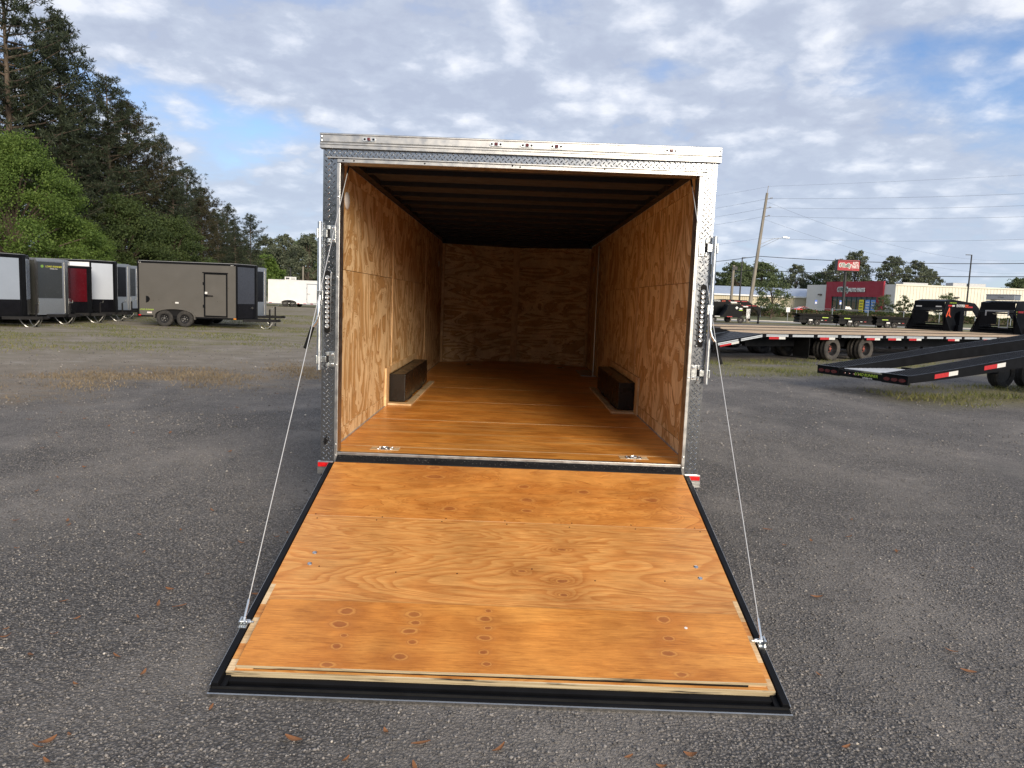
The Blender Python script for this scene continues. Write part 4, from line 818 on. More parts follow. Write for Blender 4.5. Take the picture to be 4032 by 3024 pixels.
# ================================================================== FLATBEDS ON THE RIGHT
FA = math.atan2(0.49, 0.87)
def tape(parent, x, z, y, along=(1, 0, 0), upd=(0, 0, 1), L=0.42, h=0.055):
    a, u = Vector(along).normalized(), Vector(upd).normalized(); o = Vector((x, y, z)); n = Vector((0, -1, 0)) * 0.004
    for f0, f1, m in ((0, 0.6, 'tape_red'), (0.605, 1.0, 'tape_white')):
        p = [o + a * L * f0, o + a * L * f1]
        MB().hexa([p[0] + n, p[1] + n, p[1], p[0], p[0] + u * h + n, p[1] + u * h + n, p[1] + u * h, p[0] + u * h]).build('reflective_tape', m, parent)
def gooseneck(t, s0, w, dz, marks):
    """riser wall across the deck front, side plates, neck arm and toolbox"""
    g = []
    H1 = 1.66
    for y0 in (-w / 2 + 0.42, w / 2 - 0.47):   # side plates of the neck
        poly = [(s0 - 0.05, dz), (s0 + 1.25, dz), (s0 + 0.78, dz + 0.70), (s0 + 0.86, dz + 0.92), (s0 + 1.2, dz + 1.06), (s0 + 2.5, dz + 1.10), (s0 + 2.95, dz + 0.75), (s0 + 3.05, dz + 0.77), (s0 + 3.05, dz + 1.25), (s0 + 2.6, dz + 1.52), (s0 + 0.5, dz + H1), (s0 + 0.0, dz + H1 - 0.12), (s0 - 0.25, dz + 0.95)]
        g.append(MB().prism(poly, 'y', y0, y0 + 0.05).build('neck_plate', 'black_paint', t))
    # riser face with two openings and steps
    for a, b, z0, z1 in ((-w / 2 + 0.47, w / 2 - 0.47, 1.20, H1 - 0.12), (-w / 2 + 0.47, w / 2 - 0.47, 0.98, 1.05), (0.0, w / 2 - 0.47, 0.45, 0.975), (-w / 2 + 0.47, w / 2 - 0.47, 0.0, 0.10), (-w / 2 + 0.47, w / 2 - 0.47, 0.18, 0.24), (-w / 2 + 0.47, w / 2 - 0.47, 0.36, 0.42)):
        MB().hexa([(s0 - 0.16 - 0.0, a, dz + z0), (s0 - 0.10, a, dz + z0), (s0 - 0.10, b, dz + z0), (s0 - 0.16, b, dz + z0), (s0 - 0.16, a, dz + z1), (s0 - 0.10, a, dz + z1), (s0 - 0.10, b, dz + z1), (s0 - 0.16, b, dz + z1)]).build('step_bar', 'black_paint', t)
    MB().box(s0 + 0.3, s0 + 0.36, -w / 2 + 0.47, w / 2 - 0.47, dz + 0.001, dz + 0.32).build('kick_panel', 'black_paint', t)
    MB().add([(s0 - 0.14, -w / 2 + 0.47, dz + H1 - 0.10), (s0 + 0.5, -w / 2 + 0.47, dz + H1 - 0.005), (s0 + 0.5, w / 2 - 0.47, dz + H1 - 0.005), (s0 - 0.14, w / 2 - 0.47, dz + H1 - 0.10), (s0 - 0.14, -w / 2 + 0.47, dz + H1 - 0.16), (s0 + 0.5, -w / 2 + 0.47, dz + H1 - 0.06), (s0 + 0.5, w / 2 - 0.47, dz + H1 - 0.06), (s0 - 0.14, w / 2 - 0.47, dz + H1 - 0.16)], [(0, 1, 2, 3), (7, 6, 5, 4), (0, 4, 5, 1), (1, 5, 6, 2), (2, 6, 7, 3), (3, 7, 4, 0)]).build('top_sheet', 'black_paint', t)
    for s in (-1, 1):   # slanted brace rods and gusset plates out to the deck edge
        MB().bar((s0 - 0.12, s * (w / 2 - 0.44), dz + 0.95), (s0 - 0.12, s * (w / 2 - 0.05), dz + 0.02), 0.05, 0.05).build('brace_rod', 'black_paint', t)
        MB().prism([(s * (w / 2 - 0.42), dz), (s * (w / 2 - 0.07), dz), (s * (w / 2 - 0.42), dz + 0.85)] if s > 0 else [(s * (w / 2 - 0.07), dz), (s * (w / 2 - 0.42), dz), (s * (w / 2 - 0.42), dz + 0.85)], 'x', s0 - 0.09, s0 - 0.07).build('gusset', 'black_paint', t)
    MB().box(s0 + 2.55, s0 + 2.95, -0.16, 0.16, dz - 0.35, dz + 1.1).build('coupler_post', 'black_paint', t)
    MB().lathe([(0.11, 0), (0.11, -0.5), (0.14, -0.5), (0.14, -0.62)], (s0 + 2.75, 0, dz - 0.35), 'z', 14).build('coupler', 'black_steel', t)
    for s in (-1, 1):
        lg = MB(); lg.box(s0 + 1.0, s0 + 1.12, s * 0.95 - 0.06, s * 0.95 + 0.06, 0.25, dz + 0.3); lg.box(s0 + 0.94, s0 + 1.18, s * 0.95 - 0.12, s * 0.95 + 0.12, 0.0, 0.04); lg.box(s0 + 1.03, s0 + 1.09, s * 0.95 - 0.03, s * 0.95 + 0.03, 0.04, 0.26)
        lg.build('landing_leg', 'black_steel', t)
    yn = -w / 2 + 0.419
    if marks == 'letters':
        m = lambda x, z: frame_mtx((x, yn - 0.004, dz + z), (1, 0, 0), (0, 0, 1))
        text('brand_lettering', 'RAWMA', 0.21, 'decal_white', g[0], m(s0 + 1.28, 1.34), 0.002, offset=0.006)
        text('brand_lettering', 'XX', 0.21, 'decal_orange', g[0], m(s0 + 1.84, 1.33), 0.002, offset=0.012)
        MB().box(s0 + 0.15, s0 + 0.5, yn - 0.006, yn, dz + 1.29, dz + 1.37).build('reflective_tape', 'tape_red', g[0]); MB().box(s0 + 0.505, s0 + 0.74, yn - 0.006, yn, dz + 1.29, dz + 1.37).build('reflective_tape', 'tape_white', g[0])
        MB().box(s0 + 2.0, s0 + 2.4, yn - 0.006, yn, dz + 1.26, dz + 1.34).build('reflective_tape', 'tape_red', g[0])
        text('dealer_lettering', 'LOAD RUNNER', 0.09, 'decal_lime', g[0], m(s0 + 0.55, 1.48), 0.002, shear=0.2)
        e = MB(); lx, lz = s0 + 0.0, dz + 0.72
        e.prism([(lx, lz), (lx + 0.09, lz), (lx + 0.26, lz + 0.36), (lx + 0.30, lz + 0.20), (lx + 0.22, lz + 0.10), (lx + 0.50, lz - 0.02), (lx + 0.36, lz + 0.14), (lx + 0.32, lz + 0.48), (lx + 0.25, lz + 0.52)], 'y', yn - 0.006, yn)
        e.build('emblem', 'decal_orange', g[0])
        for s in (-1, 1): MB().box(s0 - 0.166, s0 - 0.161, s * 0.55 - 0.16, s * 0.55 + 0.16, dz + 1.24, dz + 1.30).build('reflective_tape', 'tape_white', t)
    else:
        bx = MB().box(s0 - 0.13, s0 + 0.45, -0.75, 0.62, dz + H1 - 0.09 + 0.12, dz + H1 + 0.27).build('toolbox', 'stone_guard', t, bevel=0.015)
        MB().box(s0 - 0.15, s0 + 0.47, -0.77, 0.64, dz + H1 + 0.271, dz + H1 + 0.31).build('toolbox_lid', 'tread_plate', bx, bevel=0.01)
        text('toolbox_lettering', 'CTech', 0.10, 'black_paint', bx, frame_mtx((s0 - 0.134, -0.1, dz + H1 + 0.15), (0, -1, 0), (0, 0, 1)), 0.002)
        fm = MB()
        for a, b, z0, z1 in ((-0.6, 0.55, 1.10, 1.16), (-0.6, -0.54, 0.88, 1.10), (0.49, 0.55, 0.88, 1.10)): MB().box(s0 - 0.185, s0 - 0.165, a, b, dz + z0, dz + z1).build('bracket', 'grey_metal', t)
        for a, b, z0, z1 in ((-0.62, -0.57, 0.28, 0.74), (-0.2, -0.15, 0.28, 0.74), (-0.57, -0.2, 0.28, 0.33)): MB().box(s0 - 0.19, s0 - 0.168, a, b, dz + z0, dz + z1).build('window_frame', 'grey_metal', t)
        MB().box(s0 + 0.1, s0 + 0.6, yn - 0.006, yn, dz + 1.05, dz + 1.15).build('reflective_tape', 'tape_red', t)
        for k in range(3): MB().lathe([(0.035, 0), (0.03, -0.01)], (s0 - 0.02, yn, dz + 1.10 - k * 0.13), 'y', 8).build('marker_dot', 'decal_yellow', t)
def flatbed(label, o, marks, full=True, w=2.59, L=21.0, tyre_s=(3.55, 5.35), planks=True):
    """local x runs forward from the dovetail hinge, y<0 is the near side"""
    n = Vector((-0.49, 0.87)).normalized(); a = Vector((0.87, 0.49)).normalized()
    p = Vector((7.95, 19.0)) + n * (o + w / 2)
    t = thing('flatbed_trailer', label, 'trailer', (p.x, p.y, 0), FA, 'flatbed trailers parked side by side')
    dz = 0.90; hw = w / 2; NP = 11
    pw = (w - 0.12) / NP
    for k in range(NP):   # lengthwise planks
        y0 = -hw + 0.06 + k * pw
        MB().box(0.02, L, y0 + 0.004, y0 + pw - 0.004, dz - 0.035, dz + rng.uniform(-0.002, 0.003)).build('deck_plank', 'deck_plank', t)
    for s in (-1, 1):
        sd = 'near' if s < 0 else 'far'
        MB().box(0.0, L + 0.2, min(s * (hw - 0.055), s * hw), max(s * (hw - 0.055), s * hw), dz - 0.11, dz + 0.006).build('side_rail', 'black_paint', t)
        MB().box(0.0, L, min(s * (hw - 0.85), s * (hw - 0.72)), max(s * (hw - 0.85), s * (hw - 0.72)), dz - 0.45, dz - 0.04).build('main_beam', 'black_paint', t)
    for k in range(int(L / 0.6)): MB().box(k * 0.6 + 0.1, k * 0.6 + 0.16, -hw + 0.056, hw - 0.056, dz - 0.115, dz - 0.036).build('cross_member', 'black_paint', t)
    # rub rail along the near side: two bright bars with dark stake pockets, tape between
    k = 0; x = 0.12
    while x < L and full:
        for dz_ in (0.062, 0.022): MB().box(x, x + 1.02, -hw - 0.05, -hw - 0.032, dz - 0.11 + dz_, dz - 0.082 + dz_).build('rub_rail', 'rail_silver', t)
        MB().box(x + 1.06, x + 1.16, -hw - 0.06, -hw - 0.001, dz - 0.12, dz - 0.005).build('stake_pocket', 'black_paint', t)
        if k % 2 == 0 or k in (5,): tape(t, x + 0.15, dz - 0.17, -hw - 0.03, L=0.75, h=0.075)
        x += 1.22; k += 1
    # dovetail: sloped frame with ramp plates
    ex, ez = -2.05, 0.60
    for s in (-1, 1):
        MB().bar((-0.005, s * (hw - 0.03), dz - 0.06), (ex, s * (hw - 0.03), ez - 0.05), 0.055, 0.12).build('dovetail_rail', 'black_paint', t)
    for k in range(8):
        y0 = -hw + 0.08 + k * (w - 0.16) / 8
        MB().hexa([(ex, y0, ez - 0.03), (0, y0, dz - 0.03), (0, y0 + 0.28, dz - 0.03), (ex, y0 + 0.28, ez - 0.03), (ex, y0, ez), (0, y0, dz), (0, y0 + 0.28, dz), (ex, y0 + 0.28, ez)]).build('dovetail_plank', 'deck_plank' if not full else 'black_paint', t)
    if full:
        up = Vector((0.143, 0, 0.99)); al = Vector((dz - ez, 0, 0)); dvec = (Vector((0, 0, dz)) - Vector((ex, 0, ez))).normalized()
        for f0, f1 in ((0.04, 0.46), (0.52, 0.97)):
            for q in (0.0, -0.045): MB().bar(Vector((ex, -hw - 0.04, ez - 0.035 + q)).lerp(Vector((0, -hw - 0.04, dz - 0.035 + q)), f0), Vector((ex, -hw - 0.04, ez - 0.035 + q)).lerp(Vector((0, -hw - 0.04, dz - 0.035 + q)), f1), 0.018, 0.03).build('rub_rail', 'rail_silver', t)
        q = Vector((ex, -hw - 0.03, ez - 0.155)); tape(t, q.x + 0.2, q.z + 0.03, q.y, along=dvec, L=0.80, h=0.075)
        # folded loading ramp lying on the dovetail, with the dealer's lettering on its side
        rp = MB().prism([(ex - 0.2, ez + 0.06), (0.0, dz + 0.012), (-0.5, dz + 0.10), (ex - 0.2, dz + 0.16)], 'y', 0.1, 0.14).build('folded_ramp', 'black_paint', t)
        MB().prism([(ex - 0.2, dz + 0.161), (-0.5, dz + 0.101), (-0.5, dz + 0.135), (ex - 0.2, dz + 0.195)], 'y', 0.06, hw - 0.1).build('ramp_top', 'panel_charcoal', rp)
        text('dealer_lettering', 'LOAD RUNNER', 0.17, 'decal_yellow', rp, frame_mtx((ex + 0.62, 0.095, dz - 0.02), (1, 0, 0.06), (0, 0, 1)), 0.002, shear=0.2)
        text('phone_number', '229-896-4146', 0.09, 'decal_white', rp, frame_mtx((ex + 0.75, 0.095, dz - 0.14), (1, 0, 0.06), (0, 0, 1)), 0.002)
        MB().box(ex - 0.05, ex + 0.04, -hw, hw, ez - 0.20, ez - 0.06).build('bumper', 'black_paint', t)
        MB().lathe([(0.05, 0), (0.045, -0.02)], (ex + 0.1, -hw - 0.002, ez - 0.13), 'y', 12).build('tail_light', 'red_lens', t)
        MB().box(2.35, 2.375, -hw + 0.1, -hw + 0.75, 0.12, dz - 0.12).build('mud_flap', 'black_rubber', t)
    for sx in tyre_s:
        for s in (-1, 1):
            if s > 0 and not full: continue
            for q, nm in ((hw - 0.20, 1), (hw - 0.50, 0)):
                wheel(t, (sx, s * q, 0.405), 0.405, 0.25, s, 'worn_tyre', 'rim_black', hub='hub_red', deep=True, lugs=8)
        MB().bar((sx, -hw + 0.3, 0.405), (sx, hw - 0.3, 0.405), 0.12, 0.12).build('axle', 'black_steel', t)
    for k in range(14):
        x = 6.7 + k * 1.0
        if full and x < L: MB().box(x, x + 0.06, -hw + 0.74, -hw + 0.84, 0.36, dz - 0.452).build('hanger', 'black_steel', t)
    if full:
        MB().bar((6.5, -hw + 0.79, 0.35), (L, -hw + 0.79, 0.35), 0.05, 0.04).build('lower_chord', 'black_steel', t)
        text('brand_lettering', 'TENSILE', 0.14, 'decal_grey', t, frame_mtx((13.4, -hw + 0.715, dz - 0.25), (1, 0, 0), (0, 0, 1)), 0.002)
    gooseneck(t, L - 0.05, w, dz + 0.008, marks)
    return t
flatbed('nearest wood decked flatbed trailer with red and white tape along its side', 0.0, 'toolbox')
flatbed('middle wood decked flatbed with a silver toolbox on its gooseneck', 3.05, 'toolbox', full=False, L=21.6)
flatbed('farthest wood decked flatbed with white lettering on its gooseneck', 6.2, 'letters', full=False, L=20.9)

# ================================================================== WEDGE CAR HAULER (right foreground)
HA = R(21)
HT = thing('car_hauler', 'black wedge car hauler with two raised mesh wheel tracks', 'trailer', (7.60, 9.25, 0), HA)
plain('mesh_black', (0.012, 0.013, 0.017), 0.42, 0.0, 0.3, 40, spec=0.3)
def trackz(x): return 0.50 + 0.115 * x + 0.010 * min(x, 3) ** 2 * 0.5
W1 = 2.36
for tr0 in (0.0, W1 - 0.62):
    y0, y1 = tr0, tr0 + 0.62
    tk = MB(); segs = [0, 0.6, 1.2, 2.0, 3.0, 4.2, 6.0, 8.0]
    for i in range(len(segs) - 1):
        a, b = segs[i], segs[i + 1]
        for yy0, yy1 in ((y0, y0 + 0.045), (y1 - 0.045, y1)):
            tk.hexa([(a, yy0, trackz(a) - 0.13 - 0.02 * i), (b, yy0, trackz(b) - 0.15 - 0.02 * i), (b, yy1, trackz(b) - 0.15 - 0.02 * i), (a, yy1, trackz(a) - 0.13 - 0.02 * i), (a, yy0, trackz(a) + 0.012), (b, yy0, trackz(b) + 0.012), (b, yy1, trackz(b) + 0.012), (a, yy1, trackz(a) + 0.012)])
    to = tk.build('track_rail', 'black_paint', HT)
    ms = MB(); x = 0.05
    while x < 7.8:    # expanded metal: crossing strands with real gaps
        for sg in (-1, 1):
            pa = (x, y0 + 0.05, trackz(x) - 0.004); 
            k = 0
            yy = y0 + 0.05; xx = x
            while yy < y1 - 0.06:
                nx = xx + sg * 0.03 * (1 if k % 2 == 0 else -1); ny = yy + 0.045
                ms.bar((xx, yy, trackz(xx) + 0.001 * sg), (nx, min(ny, y1 - 0.045), trackz(nx) + 0.001 * sg), 0.009, 0.012)
                xx, yy = nx, ny; k += 1
        x += 0.062
    ms.build('track_mesh', 'mesh_black', to, kind='stuff')
    MB().box(0.0, 7.9, y0 + 0.046, y1 - 0.046, 0.0, 0.001)
    pan = MB()
    for i in range(len(segs) - 1):
        a, b = segs[i], segs[i + 1]
        pan.add([(a, y0 + 0.046, trackz(a) - 0.06), (b, y0 + 0.046, trackz(b) - 0.06), (b, y1 - 0.046, trackz(b) - 0.06), (a, y1 - 0.046, trackz(a) - 0.06)], [(0, 1, 2, 3)])
    pan.build('track_pan', 'black_steel', to)
    MB().box(-0.06, 0.0, y0, y1, 0.33, 0.50).build('tail_plate', 'black_paint', HT, bevel=0.006)
    MB().box(-0.09, 0.02, y0 - 0.01, y1 + 0.01, 0.502, 0.515).build('tail_lip', 'black_paint', HT)
    for k in range(3):
        yc = y0 + 0.13 + k * 0.18
        e = MB().prism([(yc + 0.078 * math.cos(q * math.pi / 8), 0.41 + 0.036 * math.sin(q * math.pi / 8)) for q in range(16)], 'x', -0.072, -0.0605); e.build('tail_light', 'dark_red_lens', HT)
MB().box(-0.05, 0.01, 0.625, W1 - 0.625, 0.34, 0.47).build('rear_bar', 'black_paint', HT, bevel=0.006)
text('dealer_lettering', 'LOAD RUNNER', 0.085, 'decal_lime', HT, frame_mtx((-0.053, 1.02, 0.42), (0, -1, 0), (0, 0, 1)), 0.002, shear=0.2)
text('phone_number', '229-896-4146', 0.045, 'decal_white', HT, frame_mtx((-0.053, 0.98, 0.36), (0, -1, 0), (0, 0, 1)), 0.002)
for k in range(4): MB().lathe([(0.022, 0), (0.018, -0.008)], (-0.051, 1.22 + k * 0.12, 0.41), (1, 0, 0), 10).build('marker_light', 'dark_red_lens', HT)
for k in range(11): MB().hexa([(0.05 + k * 0.13, 0.66, 0.487), (0.13 + k * 0.13, 0.66, 0.487), (0.13 + k * 0.13, W1 - 0.66, 0.487), (0.05 + k * 0.13, W1 - 0.66, 0.487), (0.05 + k * 0.13, 0.66, 0.503), (0.13 + k * 0.13, 0.66, 0.503), (0.13 + k * 0.13, W1 - 0.66, 0.503), (0.05 + k * 0.13, W1 - 0.66, 0.503)]).build('ramp_slat', 'white_paint', HT)
for k in range(5): MB().box(1.7 + k * 1.4, 1.8 + k * 1.4, 0.62, W1 - 0.62, 0.42 + k * 0.1, 0.52 + k * 0.1).build('cross_member', 'black_steel', HT)
for x, L_ in ((0.62, 0.62), (1.95, 0.60), (3.3, 0.6)):
    dv = Vector((1, 0, 0.13)).normalized(); z = trackz(x) - 0.115
    tape(HT, x, z, -0.002, along=dv, upd=(0, 0, 1), L=L_, h=0.085)
for s, yy in ((-1, 0.30), (1, W1 - 0.30)):
    for sx in (5.3, 6.2): wheel(HT, (sx, yy, 0.36), 0.36, 0.24, s)
    MB().prism([(3.72, 0.62), (3.70, 0.40), (3.78, 0.22), (3.9, 0.10), (4.05, 0.05), (4.05, 0.30), (4.3, 0.55), (5.0, 0.7), (5.6, 0.62), (5.6, 0.9), (3.9, 0.85)], 'y', yy - 0.20, yy + 0.20) if False else None
    fm = MB(); fo = [(5.75 + 0.98 * math.cos(a_), 0.36 + 0.44 * math.sin(a_) ** 0.6) for a_ in [k * math.pi / 16 for k in range(17)]]; fi = [(5.75 + 0.93 * math.cos(a_), 0.36 + 0.39 * math.sin(a_) ** 0.6) for a_ in [k * math.pi / 16 for k in range(17)]]
    fm.prism(fo + fi[::-1], 'y', yy - 0.28, yy + 0.2); fm.build('fender', 'black_paint', HT)
    MB().prism(fi, 'y', yy - s * 0 - 0.285, yy - 0.281).build('fender_skirt', 'black_rubber', HT) if s < 0 else None
hl = MB(); hl.bar((7.5, 0.3, 0.9), (9.6, W1 / 2, 0.62), 0.08, 0.14); hl.bar((7.5, W1 - 0.3, 0.9), (9.6, W1 / 2, 0.62), 0.08, 0.14); hl.box(9.4, 9.52, W1 / 2 - 0.04, W1 / 2 + 0.04, 0.0, 0.75); hl.build('tongue', 'black_paint', HT)

# ================================================================== FAR LOT
def dump_trailer(label, x, y, rz=0.0, L=3.7, extra=0):
    t = thing('dump_trailer', label, 'trailer', (x, y, 0), rz, 'low black dump trailers by the road')
    MB().prism([(0, 0.62), (L, 0.62), (L + 0.25, 1.02), (L, 1.12), (0.1, 1.12), (-0.1, 0.95)], 'y', -0.9, 0.9).build('dump_box', 'black_paint', t)
    MB().prism([(-0.35, 1.36), (-0.05, 1.13), (L - 0.3, 1.13), (L + 0.1, 1.20), (L - 0.1, 1.36)], 'y', -1.05, 1.05).build('tarp_lid', 'black_rubber', t)
    MB().box(-0.1, L + 0.2, -0.88, 0.88, 0.30, 0.615).build('frame', 'black_steel', t)
    for k in range(5): MB().box(0.3 + k * 0.75, 0.36 + k * 0.75, -0.93, -0.901, 0.62, 1.1).build('rib', 'black_paint', t)
    for s in (-1, 1):
        for dx in (1.2, 2.0): wheel(t, (dx, s * 0.95, 0.36), 0.36, 0.22, s, n=20)
        MB().box(0.75, 2.45, min(s * 0.84, s * 1.08), max(s * 0.84, s * 1.08), 0.76, 0.80).build('fender', 'black_paint', t)
    MB().prism([(L, 0.45), (L + 1.3, 0.45), (L + 1.3, 0.56), (L, 0.56)], 'y', -0.1, 0.1).build('tongue', 'black_steel', t)
    MB().tube([(L + 1.0, 0, 0.0), (L + 1.0, 0, 1.0)], 0.045, 8).build('jack', 'black_steel', t)
    MB().box(0.55 if extra else 2.6, 1.25 if extra else 3.3, -0.94, -0.931, 0.93, 1.02).build('dealer_decal', 'decal_lime', t)
    MB().box(1.0, 1.4, -1.10, -1.082, 0.55, 0.72).build('placard', 'decal_white', t)
    for k in range(3): MB().box(2.0 + k * 0.45, 2.25 + k * 0.45, -0.94, -0.932, 0.62, 0.68).build('reflective_tape', 'tape_red' if k % 2 == 0 else 'tape_white', t)
    MB().box(0.35, 0.55, -0.97, -0.90, 1.125, 1.19).build('tarp_bracket', 'grey_metal', t); MB().box(L - 0.7, L - 0.5, -0.97, -0.90, 1.125, 1.18).build('tarp_bracket', 'grey_metal', t)
    return t
dump_trailer('leftmost low black dump trailer with flat lid, yellow decal at its right', 33.6, 84.5, 0.0, extra=0)
dump_trailer('middle low black dump trailer with flat lid', 38.1, 84.2, 0.0, extra=1)
dump_trailer('rightmost low black dump trailer with flat lid', 42.4, 83.9, 0.0, extra=1)
# gooseneck trailers at the far left of that lot
def far_gooseneck(label, x, y, s, marks):
    t = thing('gooseneck_trailer', label, 'trailer', (x, y, 0), 0, 'gooseneck trailers by the road')
    MB().box(-6, 0.9 * s, -1.2, 1.2, 0.62, 0.78).build('deck', 'black_paint', t)
    MB().prism([(-1.2 * s, 0.78), (1.15 * s, 0.78), (1.15 * s, 1.35 * s), (1.25 * s, 1.95 * s), (0.7 * s, 2.25 * s), (-0.55 * s, 2.15 * s), (-0.7 * s, 1.5 * s)], 'y', -0.9, 0.9).build('neck_riser', 'black_paint', t)
    MB().prism([(0.7 * s, 2.245 * s), (1.255 * s, 1.86 * s), (2.5 * s, 1.86 * s), (3.2 * s, 1.45 * s), (3.25 * s, 1.05 * s), (3.5 * s, 1.05 * s), (3.5 * s, 1.85 * s), (2.9 * s, 2.2 * s)], 'y', -0.35, 0.35).build('neck_arm', 'black_paint', t)
    MB().lathe([(0.10, 0), (0.10, -0.85), (0.14, -0.85), (0.14, -1.05)], (3.37 * s, 0, 1.08 * s), 'z', 10).build('coupler', 'black_steel', t)
    for k in range(8): MB().box(1.75 * s, 2.2 * s, -0.5, -0.42, 0.60 + k * 0.14, 0.65 + k * 0.14).build('ladder_rung', 'galvanised', t)
    MB().bar((1.72 * s, -0.46, 0.5), (1.78 * s, -0.46, 1.85), 0.06, 0.05).build('ladder_rail', 'black_steel', t)
    wheel(t, (0.95 * s, -1.05, 0.38), 0.38, 0.24, -1, n=20); wheel(t, (-2.2, -1.05, 0.38), 0.38, 0.24, -1, n=20)
    for q in (0.8, 1.7, 2.4): MB().box(q * s, (q + 0.55) * s, -0.36, -0.352, 2.06 * s, 2.12 * s).build('reflective_tape', 'tape_red', t)
    for q in range(3): MB().box(-3.5 + q * 1.4, -2.9 + q * 1.4, -1.215, -1.202, 0.66, 0.74).build('reflective_tape', 'tape_red' if q % 2 == 0 else 'tape_white', t)
    MB().box(1.30 * s, 1.95 * s, -0.365, -0.352, 1.90 * s, 2.03 * s).build('brand_plate', 'decal_white', t)
    if marks:
        MB().prism([(0.45, 1.55), (0.63, 1.73), (0.45, 1.91), (0.27, 1.73)], 'y', -0.912, -0.902).build('placard', 'decal_white', t)
        MB().box(0.75, 1.08, -0.912, -0.902, 1.55, 1.72).build('placard', 'decal_white', t); MB().box(0.7, 1.12, -0.912, -0.902, 1.42, 1.5).build('dealer_decal', 'decal_lime', t)
    else:
        text('brand_lettering', 'RAWMA', 0.32, 'decal_white', t, frame_mtx((-0.35, -0.91, 2.05 * s), (1, 0, 0), (0, 0, 1)), 0.003); text('brand_lettering', 'XX', 0.32, 'decal_orange', t, frame_mtx((0.62, -0.91, 2.05 * s), (1, 0, 0), (0, 0, 1)), 0.003)
    return t
far_gooseneck('black gooseneck trailer with white diamond placard and ladder by the roadside', 24.9, 82.0, 0.97, True)
far_gooseneck('taller gooseneck trailer behind the one with the diamond placard', 23.9, 84.6, 1.2, False)

# ---------------------------------------------------------------- stores
C0 = Vector((82.93, 160.0)); e1 = Vector((-0.358, 0.933)).normalized(); nrm = Vector((-e1.y, e1.x))   # front runs along e1, faces nrm
def onfront(t, off=0.0): p = C0 + e1 * t + nrm * off; return (p.x, p.y)
ST = thing('auto_parts_store', 'cream and red auto parts store with lettering over its glass front', 'store')
bk = Vector((125.0, 160.0)); HB = 8.18
poly = [tuple(C0), tuple(bk), (125.0, 195.0), (C0.x - 0.358 * 26.8 + 4, 195.0), onfront(26.8)]
MB().prism(poly, 'z', 0.3, HB).build('wall', 'store_cream', ST)
for t0, t1 in ((0.02, 2.94), (20.02, 26.8)):
    MB().prism([onfront(t0, 0.02), onfront(t0, 0.10), onfront(t1, 0.10), onfront(t1, 0.02)], 'z', 0.3, HB - 0.01).build('front_wall', 'store_wall_shaded', ST)
MB().prism([onfront(2.96, 0.0), onfront(2.96, 0.45), onfront(20.0, 0.45), onfront(20.0, 0.0)], 'z', 5.35, 8.88).build('red_fascia', 'store_red', ST)
for t0, t1 in ((2.96, 4.6), (18.1, 20.0)):
    MB().prism([onfront(t0, 0.0), onfront(t0, 0.45), onfront(t1, 0.45), onfront(t1, 0.0)], 'z', 0.3, 5.349).build('red_pier', 'store_red', ST)
MB().prism([onfront(4.61, 0.01), onfront(4.61, 0.12), onfront(18.09, 0.12), onfront(18.09, 0.01)], 'z', 0.5, 5.34).build('glass_front', 'shop_glass', ST)
for k in range(10):
    t0 = 4.7 + k * 1.475
    MB().prism([onfront(t0, 0.13), onfront(t0, 0.25), onfront(t0 + 0.12, 0.25), onfront(t0 + 0.12, 0.13)], 'z', 0.5, 5.34).build('mullion', 'store_green', ST)
MB().prism([onfront(4.62, 0.13), onfront(4.62, 0.24), onfront(18.08, 0.24), onfront(18.08, 0.13)], 'z', 4.98, 5.12).build('transom', 'store_green', ST)
for t0, t1, z0, z1, m in ((9.6, 8.3, 1.6, 4.7, 'poster_yellow'), (7.8, 6.5, 1.6, 4.7, 'poster_blue'), (6.2, 4.9, 1.6, 4.7, 'poster_blue')):
    q = [onfront(t1, 0.26), onfront(t1, 0.30), onfront(t0, 0.30), onfront(t0, 0.26)]; po = MB().prism(q, 'z', z0, z1).build('poster', m, ST)
    pn = MB()
    for k in range(4):
        a_, b_ = Vector(onfront(t1 + 0.2, 0.304)), Vector(onfront(t0 - 0.2, 0.304)); zz = z0 + 0.5 + k * 0.65
        pn.prism([(a_.x, a_.y), (b_.x, b_.y), (b_.x + nrm.x * .01, b_.y + nrm.y * .01), (a_.x + nrm.x * .01, a_.y + nrm.y * .01)], 'z', zz, zz + 0.2)
    pn.build('print', 'store_green' if m == 'poster_yellow' else 'decal_white', po, kind='stuff')
fx = Vector((-e1.x, -e1.y, 0))
def ftext(nm, bodyt, tpos, z, size, mat, off, offset=0.0, sx=1.0, ex=0.05, shear=0.0, align='CENTER', width=None):
    p = onfront(tpos, off); return text(nm, bodyt, size, mat, ST, frame_mtx((p[0], p[1], z), fx, (0, 0, 1)), ex, offset, align, shear, sx, width=width)
ftext('letter_outline', "O'Reilly", 14.55, 6.98, 1.35, 'decal_white', 0.52, 0.15, ex=0.04, shear=0.08, width=3.9)
ftext('letters', "O'Reilly", 14.55, 6.98, 1.35, 'sign_green', 0.60, 0.0, ex=0.04, shear=0.08, width=3.35)
ftext('letter_shadow', 'AUTO PARTS', 10.25, 6.82, 1.15, 'post_dark', 0.49, 0.05, ex=0.03, width=4.75)
ftext('letters', 'AUTO PARTS', 10.32, 6.87, 1.2, 'decal_white', 0.58, 0.055, ex=0.04, width=4.7)
for t0, off in ((1.5, 0.1), (22.0, 0.1)):
    p = onfront(t0, off + 0.3); MB().box(p[0] - 0.45, p[0] + 0.45, p[1] - 0.3, p[1] + 0.3, 5.6, 5.95).build('wall_lamp', 'post_dark', ST, bevel=0.05)
